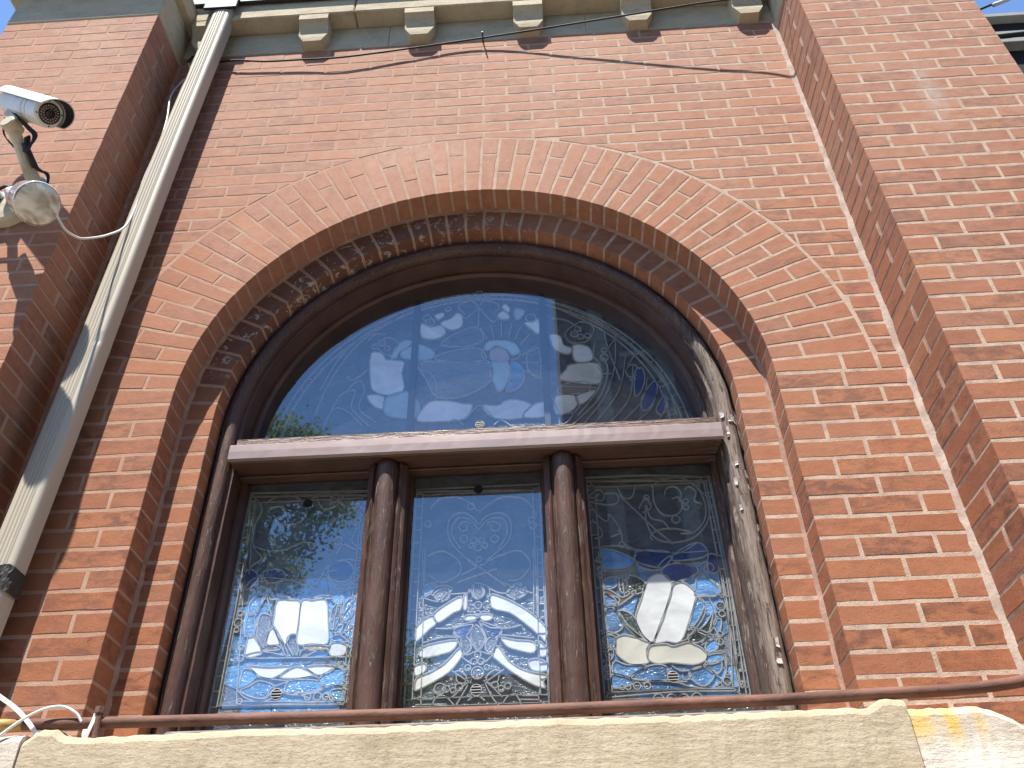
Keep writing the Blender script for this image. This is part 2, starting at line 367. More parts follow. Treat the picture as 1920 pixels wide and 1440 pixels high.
# ---- bay wall
wall = thing('brick_wall', 'recessed red brick bay wall around the arched window, between the two piers', 'brick wall', (0, 0, Z0))
def at_wall(o, par=None):
    if o.parent.parent is None: o.matrix_parent_inverse = Matrix.Translation(-o.parent.location)
    return o
v = MB(); N = 64; ym = -0.0002
arc = [(R*1.0012*math.cos(math.pi*k/N), ZS + R*1.0012*math.sin(math.pi*k/N)) for k in range(N+1)]
def outer(x, z):
    if abs(x) < 1e-6: return (0, ZT+0.2)
    s = min(XR/abs(x), (ZT+0.2-ZS)/max(z-ZS, 1e-6)); return (x*s, ZS+(z-ZS)*s)
o2 = [outer(x, z) for x, z in arc]
for k in range(N):
    a, b, c, d = arc[k], arc[k+1], o2[k+1], o2[k]
    v.add([(a[0],ym,a[1]),(d[0],ym,d[1]),(c[0],ym,c[1]),(b[0],ym,b[1])], [(0,1,2,3)])
    v.add([(a[0],ym,a[1]),(b[0],ym,b[1]),(b[0],D1+.01,b[1]),(a[0],D1+.01,a[1])], [(0,1,2,3)])
for s in (-1, 1):
    cz = (s*XR, ZT+0.2)
    k = min(range(N), key=lambda k: abs(math.atan2(o2[k][1]-ZS, o2[k][0]) - math.atan2(cz[1]-ZS, cz[0])))
    for kk in range(max(0, k-2), min(N, k+3)):
        a, b = o2[kk], o2[kk+1]
        if abs(abs(a[0])-XR) < 1e-6 and abs(b[1]-ZT-0.2) < 1e-6 or abs(abs(b[0])-XR) < 1e-6 and abs(a[1]-ZT-0.2) < 1e-6:
            v.add([(a[0],ym,a[1]),(cz[0],ym,cz[1]),(b[0],ym,b[1])], [(0,1,2)])
    xa = R*1.0012
    v.add([(s*xa,ym,Z0),(s*XR,ym,Z0),(s*XR,ym,ZS),(s*xa,ym,ZS)], [(0,1,2,3)])
    v.add([(s*xa,ym,Z0),(s*xa,ym,ZS),(s*xa,D1+.01,ZS),(s*xa,D1+.01,Z0)], [(0,1,2,3)])
at_wall(v.build('mortar', M['mortar'], wall))
def clip_arch(pts, rad, z_s):
    P = []; n = len(pts)
    for i in range(n):
        a, b = pts[i], pts[(i+1) % n]
        for j in range(24): P.append((a[0]+(b[0]-a[0])*j/24, a[1]+(b[1]-a[1])*j/24, j == 0))
    ins = [not (p[1] > z_s and math.hypot(p[0], p[1]-z_s) < rad or p[1] <= z_s and abs(p[0]) < rad) for p in P]
    if all(ins): return pts, False
    if not any(ins): return None, True
    m = len(P); keep = []
    for i in range(m):
        if ins[i] and (P[i][2] or not ins[i-1] or not ins[(i+1) % m]): keep.append(P[i][:2])
    return keep, True
wall_bricks = []
def area(p): return abs(sum(p[i][0]*p[(i+1) % len(p)][1]-p[(i+1) % len(p)][0]*p[i][1] for i in range(len(p))))/2
MODX = 0.2175
ncourse = int((ZT-Z0)/CH + 0.999)
for c in range(ncourse):
    i = c-5; z0 = Z0+c*CH; z1 = min(z0+CH, ZT+0.03)
    if z1-z0 < 0.03: continue
    edges = [XR-0.008]
    step = MODX
    if i % 2: edges.append(XR-0.008-0.106)
    while edges[-1] > -XR+0.03:
        nx = edges[-1]-MODX
        edges.append(nx)
    edges[-1] = -XR+0.008
    if edges[-2]-edges[-1] < 0.05: edges.pop(-2)
    if z1 <= ZS+0.01:            # jamb courses are laid out from the opening, two bricks wide
        rows = []
        for s in (-1, 1):
            e = [R, R+0.2175, XR-0.006] if i % 2 == 0 else [R, R+0.108, R+0.3265, XR-0.006]
            for a, b in zip(e, e[1:]): rows.append((min(s*a, s*b), max(s*a, s*b), s*a == s*R and True))
        for a, b, _ in rows:
            aa = a if abs(a-R) < 1e-6 else a+JT/2; bb = b if abs(b+R) < 1e-6 else b-JT/2
            wall_bricks.append(('r', aa, bb, z0, z1-z0-JT))
        continue
    for b, a in zip(edges, edges[1:]):
        w = JT*rnd.uniform(0.75, 1.2)/2
        r = [(a+w, z0+JT/2), (b-w, z0+JT/2), (b-w, z1-JT/2), (a+w, z1-JT/2)]
        q, cut = clip_arch(r, RO+0.007, ZS)
        if q is None: continue
        if not cut: wall_bricks.append(('r', a+w, b-w, z0, z1-z0-JT))
        elif len(q) >= 3 and area(q) > 0.0007: wall_bricks.append(('p', q))
def size(b): return (b[2]-b[1])*b[4] if b[0] == 'r' else area(b[1])
def hidden(b):
    x = (b[1]+b[2])/2 if b[0] == 'r' else b[1][0][0]; z = b[3] if b[0] == 'r' else b[1][0][1]
    return x < -1.27 or z < -0.1
wall_bricks.sort(key=lambda b: (hidden(b), -size(b)))
rest = MB()
for k, b in enumerate(wall_bricks):
    if b[0] == 'r': me = rect_brick(b[2]-b[1], b[4], 0.11, rnd.randrange(1000)); loc = Vector(((b[1]+b[2])/2, 0, b[3]+JT/2+b[4]/2))
    else:
        n = len(b[1]); cx = sum(p[0] for p in b[1])/n; cz = sum(p[1] for p in b[1])/n
        me = brick_mesh([(p[0]-cx, p[1]-cz) for p in b[1]], 0.11, k); loc = Vector((cx, 0, cz))
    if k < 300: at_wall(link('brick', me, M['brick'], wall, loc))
    else:
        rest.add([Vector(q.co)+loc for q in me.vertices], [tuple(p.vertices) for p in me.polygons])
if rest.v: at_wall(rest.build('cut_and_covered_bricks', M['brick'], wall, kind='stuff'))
def bead(name, path, width, mat, parent, seed, nrm):          # ragged mortar fillet in a corner: path of (point, dirA, dirB)
    q = random.Random(seed); V = []; F = []
    for i, (p, da, db) in enumerate(path):
        p = Vector(p); wa = width*q.uniform(0.7, 1.3); wb = width*0.6*q.uniform(0.6, 1.3)
        V += [p+Vector(da)*wa+Vector(db)*-0.002, p+Vector(da)*wa*0.8+Vector(db)*0.0032, p+Vector(da)*wa*.35+Vector(db)*wb*.4, p+Vector(db)*wb+Vector(da)*0.0025, p+Vector(db)*wb*1.1-Vector(da)*0.002]
    for i in range(len(path)-1):
        for k in range(4): F.append((i*5+k, i*5+k+1, i*5+6+k, i*5+5+k))
    return link(name, mesh(name, V, F, True), mat, parent)
zz = [Z0+(ZT-Z0)*k/90 for k in range(91)]
at_wall(bead('corner_joint', [((XR, 0, z), (-1, 0, 0), (0, -1, 0)) for z in zz], 0.020, M['caulk'], wall, 3, None))
at_wall(bead('corner_joint', [((-XR, 0, z), (1, 0, 0), (0, -1, 0)) for z in zz], 0.014, M['caulk_rosy'], wall, 4, None))

# ---- arch: two orders
arch = thing('brick_arch', 'semicircular arch of radial red bricks in two stepped orders over the stained glass window', 'brick arch', (0, 0, ZS))
def at_arch(o): return at_wall(o, arch)
NV = 55; DT = math.pi/NV
def radial(r0, r1, dt, depth, seed, jit=0.0011):
    rc = (r0+r1)/2; pts = []
    for r, a in ((r0, dt/2), (r0, -dt/2), (r1, -dt/2), (r1, dt/2)):
        half = a*(1 - JT*0.92/(dt*r)) if r else a
        pts.append((-r*math.sin(half), r*math.cos(half)-rc))
    return brick_mesh(pts, depth, seed, jit=jit)
VM = {}
def voussoir(r0, r1, dt, depth, th, y, mat, parent):
    key = (round(r0, 3), round(r1, 3), round(dt, 4), rnd.randrange(5))
    if key not in VM: VM[key] = radial(r0, r1, dt, depth, hash(key) & 0xffff)
    rc = (r0+r1)/2
    o = link('brick', VM[key], M[mat], parent); o.rotation_euler = (0, math.pi/2-th, 0)
    o.location = (rc*math.cos(th), y, ZS+rc*math.sin(th)); return at_arch(o)
for k in range(NV):
    th = (k+0.5)*DT
    sp = [(R, R+0.107), (R+0.117, RO-0.004)] if k % 2 else [(R, R+0.224), (R+0.234, RO-0.004)]
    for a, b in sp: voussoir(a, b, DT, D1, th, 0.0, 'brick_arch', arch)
NI = 39; DI = math.pi/NI
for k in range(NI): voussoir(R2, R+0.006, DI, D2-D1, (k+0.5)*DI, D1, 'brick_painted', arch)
for s in (-1, 1):
    for c in range(int((ZS-Z0)/CH)):
        z0 = Z0+c*CH; a, b = sorted((s*R2, s*(R-0.003)))
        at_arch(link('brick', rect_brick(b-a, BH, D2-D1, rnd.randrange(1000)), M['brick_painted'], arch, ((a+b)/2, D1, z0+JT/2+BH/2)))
v = MB(); ym2 = D1-0.0002; ra, rb = R2*1.0012, R*1.002
for k in range(N):
    t0, t1 = math.pi*k/N, math.pi*(k+1)/N
    p = lambda r, t, y: (r*math.cos(t), y, ZS+r*math.sin(t))
    v.add([p(ra,t0,ym2), p(rb,t0,ym2), p(rb,t1,ym2), p(ra,t1,ym2)], [(0,1,2,3)])
    v.add([p(ra,t0,ym2), p(ra,t1,ym2), p(ra,t1,D2), p(ra,t0,D2)], [(0,1,2,3)])
for s in (-1, 1):
    v.add([(s*ra,ym2,Z0),(s*rb,ym2,Z0),(s*rb,ym2,ZS),(s*ra,ym2,ZS)], [(0,1,2,3)])
    v.add([(s*ra,ym2,Z0),(s*ra,ym2,ZS),(s*ra,D2,ZS),(s*ra,D2,Z0)], [(0,1,2,3)])
at_arch(v.build('mortar', M['mortar'], arch))
path = [((R, D1, z), (-1, 0, 0), (0, -1, 0)) for z in [Z0+(ZS-Z0)*k/36 for k in range(36)]]
path += [((R*math.cos(t), D1, ZS+R*math.sin(t)), (-math.cos(t), 0, -math.sin(t)), (0, -1, 0)) for t in [math.pi*k/110 for k in range(111)]]
path += [((-R, D1, z), (1, 0, 0), (0, -1, 0)) for z in [ZS-(ZS-Z0)*k/36 for k in range(1, 37)]]
at_arch(bead('corner_joint', path, 0.013, M['caulk_rosy'], arch, 5, None))

# ---- piers
def pier(s, label):
    t = thing('brick_pier', label, 'brick pier', (s*(XR+XP)/2, -PD, Z0), 'piers flanking the bay')
    L = lambda o: at_wall(o, t)
    cap = 3.085; nc = int((cap-Z0)/CH+0.5); ch = CH
    for c in range(nc):
        i = c-5; z0 = Z0+c*ch; h = ch-JT
        if i % 2 == 0: e = [0, 0.2085, 0.426, 0.6435, XP-XR]; d0, rest_ = 0.102, [(0.112, PD)]
        else: e = [0, 0.103, 0.3205, 0.538, XP-XR]; d0, rest_ = 0.262, []
        for k, (a, b) in enumerate(zip(e, e[1:])):
            aa = a+(JT/2 if k else 0); bb = b-(JT/2 if b < XP-XR-1e-6 else 0)
            xs = sorted((s*(XR+aa), s*(XR+bb)))
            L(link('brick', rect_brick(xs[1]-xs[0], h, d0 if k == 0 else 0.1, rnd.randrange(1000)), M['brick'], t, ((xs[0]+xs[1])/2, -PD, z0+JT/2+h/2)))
        for a, b in rest_:
            me = rect_brick(b-a-0.012, h, 0.1, rnd.randrange(1000))
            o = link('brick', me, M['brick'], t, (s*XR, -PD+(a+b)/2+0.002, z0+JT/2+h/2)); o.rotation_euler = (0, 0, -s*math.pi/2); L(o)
    v = MB(); e = -0.0002; xa, xb = sorted((s*(XR+0.0012), s*(XP-0.0012)))
    v.box((xa, -PD+e, Z0-2.0), (xb, 0.3, Z0+nc*ch)); L(v.build('mortar', M['mortar'], t))
    v = MB(); top = Z0+nc*ch
    xa, xb = sorted((s*(XR-0.004), s*(XP+0.006)))
    v.box((xa, -PD-0.005, top+0.001), (xb, 0.02, top+0.25), 0.006); L(v.build('capstone', M['limestone'], t))
    v = MB(); xa, xb = sorted((s*(XR-0.05), s*(XP+0.09))); v.box((xa, -PD-0.115, top+0.252), (xb, 0.02, top+0.36), 0.015); L(v.build('capstone_moulding', M['limestone'], t))
    return t
pier(1, 'right red brick pier with a grey cement smear high on its face')
pier(-1, 'left red brick pier carrying the security camera and floodlight')

# ------------------------------------------------------------------ stone band with brackets
cor = thing('stone_cornice', 'buff limestone cornice with small carved brackets along the top of the bay', 'cornice', (0, -0.05, ZT))
L = lambda o: at_wall(o, cor)
for a, b in ((-XR+0.002, -0.43), (-0.427, 0.55), (0.553, XR-0.002)):
    v = MB(); v.box((a, -0.003, ZT), (b, 0.1, 3.355), 0.003); L(v.build('fascia_stone', M['limestone'], cor))
for a, b in ((-XR+0.002, -0.60), (-0.596, 0.30), (0.304, XR-0.002)):
    v = MB(); v.box((a, -0.092, 3.3565), (b, 0.1, 3.62), 0.006); L(v.build('moulding_stone', M['limestone'], cor))
prof = [(0.0, 3.3555), (-0.0905, 3.3555), (-0.0910, 3.314), (-0.078, 3.305), (-0.063, 3.285), (-0.053, 3.258), (-0.051, 3.240), (-0.0555, 3.232), (-0.0555, 3.208), (-0.052, 3.178), (-0.0, 3.172)]
wid = [0.073, 0.073, 0.073, 0.073, 0.073, 0.073, 0.073, 0.073, 0.062, 0.043, 0.043]
def corbel_mesh():
    V = []; F = []; n = len(prof)
    for (y, z), w in zip(prof, wid): V += [(-w, y, z-3.24), (w, y, z-3.24)]
    for i in range(n-1): F.append((2*i, 2*i+1, 2*i+3, 2*i+2))
    m = len(V)
    for (y, z), w in zip(prof, wid): V += [(-max(w, 0.05), 0.0, z-3.24), (max(w, 0.05), 0.0, z-3.24)]
    for i in range(n-1):
        F.append((2*i, 2*i+2, m+2*i+2, m+2*i)); F.append((2*i+1, m+2*i+1, m+2*i+3, 2*i+3))
    return mesh('bracket', V, F)
cm = corbel_mesh()
for x in (-1.34, -0.80, -0.27, 0.268, 0.80, 1.338): L(link('bracket', cm, M['limestone'], cor, (x, 0, 3.24)))
gut = MB(); gut.box((-XR+0.01, -0.118, 3.475), (XR-0.01, -0.094, 3.60), 0.004); gut.box((-1.36, -0.135, 3.40), (-1.19, -0.1185, 3.50), 0.004)
tag(gut.build('gutter', M['black']), 'black metal gutter above the stone cornice at the top edge', 'gutter')

# ------------------------------------------------------------------ stone sill
sill = thing('stone_sill', 'rough buff stone sill under the arched window with a yellow stained right block', 'sill', (0, -0.12, -0.3))
L = lambda o: at_wall(o, sill)
def block(xs, zfun, y0, mat, seed, name='stone'):
    q = random.Random(seed); V = []; F = []
    zb = -0.62
    n = len(xs)
    for x in xs:
        zt = zfun(x)+q.uniform(-0.0022, 0.0022)
        V += [(x, y0+q.uniform(-.001,.001), zb), (x, y0+q.uniform(-.0015,.0015), -0.22), (x, y0, zt-0.020), (x, y0+0.006, zt-0.007), (x, y0+0.018, zt), (x, 0.17, zt+0.012)]
    for i in range(n-1):
        for k in range(5): F.append((i*6+k, i*6+6+k, i*6+7+k, i*6+1+k))
    F.append(tuple(range(5, -1, -1))); F.append(tuple((n-1)*6+k for k in range(6)))
    return L(link(name, mesh(name, V, F), M[mat], sill))
def ztop(x):
    z = -0.109+0.002*math.sin(x*9)
    if x < -1.0: z += 0.021*math.exp(-((x+1.045)/0.036)**4)
    if x < -1.085: z = -0.1125
    z += 0.020*math.exp(-((x-1.06)/0.045)**4)
    return z
lin = lambda a, b, n: [a+(b-a)*k/n for k in range(n+1)]
block(lin(-1.098, 1.088, 120), ztop, -0.12, 'sillstone', 1)
block(lin(-1.46, -1.1015, 12), lambda x: -0.104, -0.125, 'palestone', 2)
block(lin(1.0915, 1.46, 26), lambda x: -0.113 - (0.045*((x-1.24)/0.11)**2 if x > 1.24 else 0), -0.117, 'palestone', 3)

# ------------------------------------------------------------------ window
win = thing('arched_window', 'round-arched window in dark brown peeling wood with stained glass behind storm panes', 'window', (0, 0.3, -0.1))
L = lambda o: at_wall(o, win)
ZB = -0.09
def sweep(name, prof, mat, parent=win, jit=0.0, seed=0, z0=ZB, seg=72, smooth=False):
    """closed profile of (radius, y) run up one jamb, round the arch and down the other"""
    q = random.Random(seed); st = []
    for k in range(24): st.append(('j', -1, z0+(ZS-z0)*k/24))
    for k in range(seg+1): st.append(('a', math.pi-math.pi*k/seg, 0))
    for k in range(1, 25): st.append(('j', 1, ZS-(ZS-z0)*k/24))
    V = []; F = []; n = len(prof)
    for kind, a, z in st:
        dj = q.uniform(-jit, jit)
        for r, y in prof:
            r += dj
            V.append((a*r, y, z) if kind == 'j' else (r*math.cos(a), y, ZS+r*math.sin(a)))
    for i in range(len(st)-1):
        for k in range(n):
            j = (k+1) % n; F.append((i*n+k, i*n+j, (i+1)*n+j, (i+1)*n+k))
    F += [tuple(range(n)), tuple((len(st)-1)*n+k for k in range(n-1, -1, -1))]
    return L(link(name, mesh(name, V, F, smooth), M[mat], parent))
bp = [(0.912, 0.24)] + [(0.884+0.027*math.cos(a), 0.196-0.029*math.sin(a)) for a in [math.pi*k/8 for k in range(9)]] + [(0.856, 0.24)]
sweep('brick_mould', bp, 'wood_worn', jit=0.0014, seed=2, smooth=True)
sweep('casing', [(0.965, 0.226), (0.862, 0.205), (0.845, 0.207), (0.843, 0.425), (0.965, 0.425)], 'wood', jit=0.0008, seed=3)
sweep('glazing_stop', [(0.8425, 0.285), (0.832, 0.287), (0.824, 0.300), (0.824, 0.425), (0.8425, 0.425)], 'wood', jit=0.0006, seed=4)
# transom
v = MB(); v.box((-0.852, 0.19, 0.880), (0.852, 0.425, 0.985), 0.004); v.box((-0.846, 0.16, 0.864), (0.846, 0.20, 0.879), 0.004)
v.box((-0.844, 0.206, 0.872), (0.844, 0.30, 0.8795), 0.002); v.box((-0.842, 0.255, 0.862), (0.842, 0.298, 0.8715), 0.003)
tr = L(v.build('transom', M['wood_h'], win))
q = random.Random(5); V = []; F = []
for x in lin(-0.850, 0.850, 80):
    j = q.uniform(-0.0004, 0.0004)
    V += [(x, 0.158, 0.868+j*0.6), (x, 0.1435, 0.871+j), (x, 0.142+j, 0.90), (x, 0.1425+j, 0.926), (x, 0.147, 0.930+j), (x, 0.30, 0.986)]
for i in range(80):
    for k in range(5): F.append((i*6+k, i*6+6+k, i*6+7+k, i*6+1+k))
F += [tuple(range(5, -1, -1)), tuple(80*6+k for k in range(6))]
L(link('flashing', mesh('flashing', V, F, False), M['flashing'], tr))
# mullions
for s in (-1, 1):
    cx = s*0.303
    def mul(prof, name, mat, par, jit, seed, z0=ZB, z1=0.862, smooth=False):
        q = random.Random(seed); V = []; F = []; n = len(prof); K = 40
        for k in range(K+1):
            dj = q.uniform(-jit, jit); z = z0+(z1-z0)*k/K
            for x, y in prof: V.append((cx+x+dj, y+dj*0.5, z))
        for i in range(K):
            for k in range(n):
                j = (k+1) % n; F.append((i*n+k, i*n+j, (i+1)*n+j, (i+1)*n+k))
        F += [tuple(range(n-1, -1, -1)), tuple(K*n+k for k in range(n))]
        return L(link(name, mesh(name, V, F, smooth), M[mat], par))
    m = mul([(-0.067, 0.225), (-0.050, 0.212), (0.050, 0.212), (0.067, 0.225), (0.067, 0.345), (-0.067, 0.345)], 'mullion', 'wood_worn', win, 0.0005, 10+s)
    mul([(-0.037, 0.2118)] + [(-0.034*math.cos(a), 0.206-0.034*math.sin(a)) for a in [math.pi*k/10 for k in range(11)]] + [(0.037, 0.2118)], 'half_round', 'wood_worn', m, 0.0007, 20+s, smooth=True)
    for e in (-1, 1): mul([(e*0.0535, 0.2115), (e*0.0465, 0.2035), (e*0.0395, 0.2115)] if e > 0 else [(-0.0395, 0.2115), (-0.0465, 0.2035), (-0.0535, 0.2115)], 'fillet', 'wood_worn', m, 0.0005, 30+s+e)
    for e in (-1, 1): mul(sorted([(e*0.0675, 0.285), (e*0.0775, 0.285)])+sorted([(e*0.0775, 0.345), (e*0.0675, 0.345)], reverse=True), 'glazing_stop', 'wood', m, 0.0003, 40+s+e)
v = MB(); v.box((-0.856, 0.13, -0.125), (0.856, 0.345, ZB+0.055), 0.006); L(v.build('wooden_sill', M['wood_bare'], win))
# curled paint flakes on the right hand mould
q = random.Random(77); M['flake'] = simple('pale_paint_flake', (0.50,0.46,0.42), 0.55, 0, 0.25, 60, 0.4, 160)
for k in range(15):
    z = q.uniform(0.60, 1.05) if k < 11 else q.uniform(0.1, 0.6); a = q.uniform(0.6, 2.3); x = 0.884+0.0285*math.cos(a); y = 0.196-0.0305*math.sin(a)
    w, h = q.uniform(0.004, 0.010), q.uniform(0.010, 0.032); tx, ty = -math.sin(a), -math.cos(a); nx, ny = math.cos(a), -math.sin(a); V = []
    for i in range(4):
        zz_ = z+h*(i/3-0.5); cu = 0.004*abs(i/3-0.4)+q.uniform(0, 0.0015)
        for e in (-1, 1): V.append((x+tx*w*e*q.uniform(.5, 1)+nx*cu, y+ty*w*e+ny*cu, zz_+q.uniform(-.003, .003)))
    V2 = [(p[0]-nx*0.0012, p[1]-ny*0.0012, p[2]) for p in V]
    F = [(2*i, 2*i+1, 2*i+3, 2*i+2) for i in range(3)]+[(8+2*i, 8+2*i+2, 8+2*i+3, 8+2*i+1) for i in range(3)]+[(2*i, 2*i+2, 10+2*i, 8+2*i) for i in range(3)]+[(2*i+1, 9+2*i, 11+2*i, 2*i+3) for i in range(3)]
    L(link('paint_flake', mesh('paint_flake', V+V2, F), M['flake'], win))
# storm panes with their vents
YG, YS = 0.305, 0.330
def flat(name, pts, y, th, mat, par):
    n = len(pts); V = [(x, y, z) for x, z in pts]+[(x, y+th, z) for x, z in pts]
    F = [tuple(range(n)), tuple(range(2*n-1, n-1, -1))]+[(i, n+i, n+(i+1) % n, (i+1) % n) for i in range(n)]
    return L(link(name, mesh(name, V, F), M[mat], par))
rectp = lambda a, b, c, d: [(a, c), (b, c), (b, d), (a, d)]
fan = [(0.833*math.cos(t), ZS+0.833*math.sin(t)) for t in [math.pi*k/64 for k in range(65)]]
fanp = [(0.833, 0.98)] + fan + [(-0.833, 0.98)]
def disc(par, x, z, kind):
    n = 20; r = 0.0165
    c = [(x+r*math.cos(2*math.pi*k/n), z+r*math.sin(2*math.pi*k/n)) for k in range(n)]
    if kind == 'h': return flat('vent_hole', c, YG-0.0022, 0.002, 'hole', par)
    d = flat('vent', c, YG-0.003, 0.0028, 'hole', par)
    rim = MB(); rim.tube([(x+r*math.cos(2*math.pi*k/24), YG-0.0035, z+r*math.sin(2*math.pi*k/24)) for k in range(25)], 0.0011, 6, False)
    for k in (-1, 0, 1):
        hw = math.sqrt(max(r*r-(k*0.0085)**2, 0))*0.95; rim.box((x-hw, YG-0.0058, z+k*0.0085-0.0012), (x+hw, YG-0.0032, z+k*0.0085+0.0012))
    L(link('vent_slats', mesh('vent_slats', rim.v, rim.f), M['vent'], par))
panes = {'left': rectp(-0.838, -0.369, -0.036, 0.879), 'mid': rectp(-0.237, 0.237, -0.036, 0.879), 'right': rectp(0.369, 0.838, -0.036, 0.879), 'fan': fanp}
vents = {'left': [('h', -0.598, 0.776), ('v', -0.608, 0.113)], 'mid': [('h', 0.005, 0.801), ('v', 0.002, 0.103)], 'right': [('v', 0.595, 0.120)], 'fan': [('v', 0.009, 1.077)]}
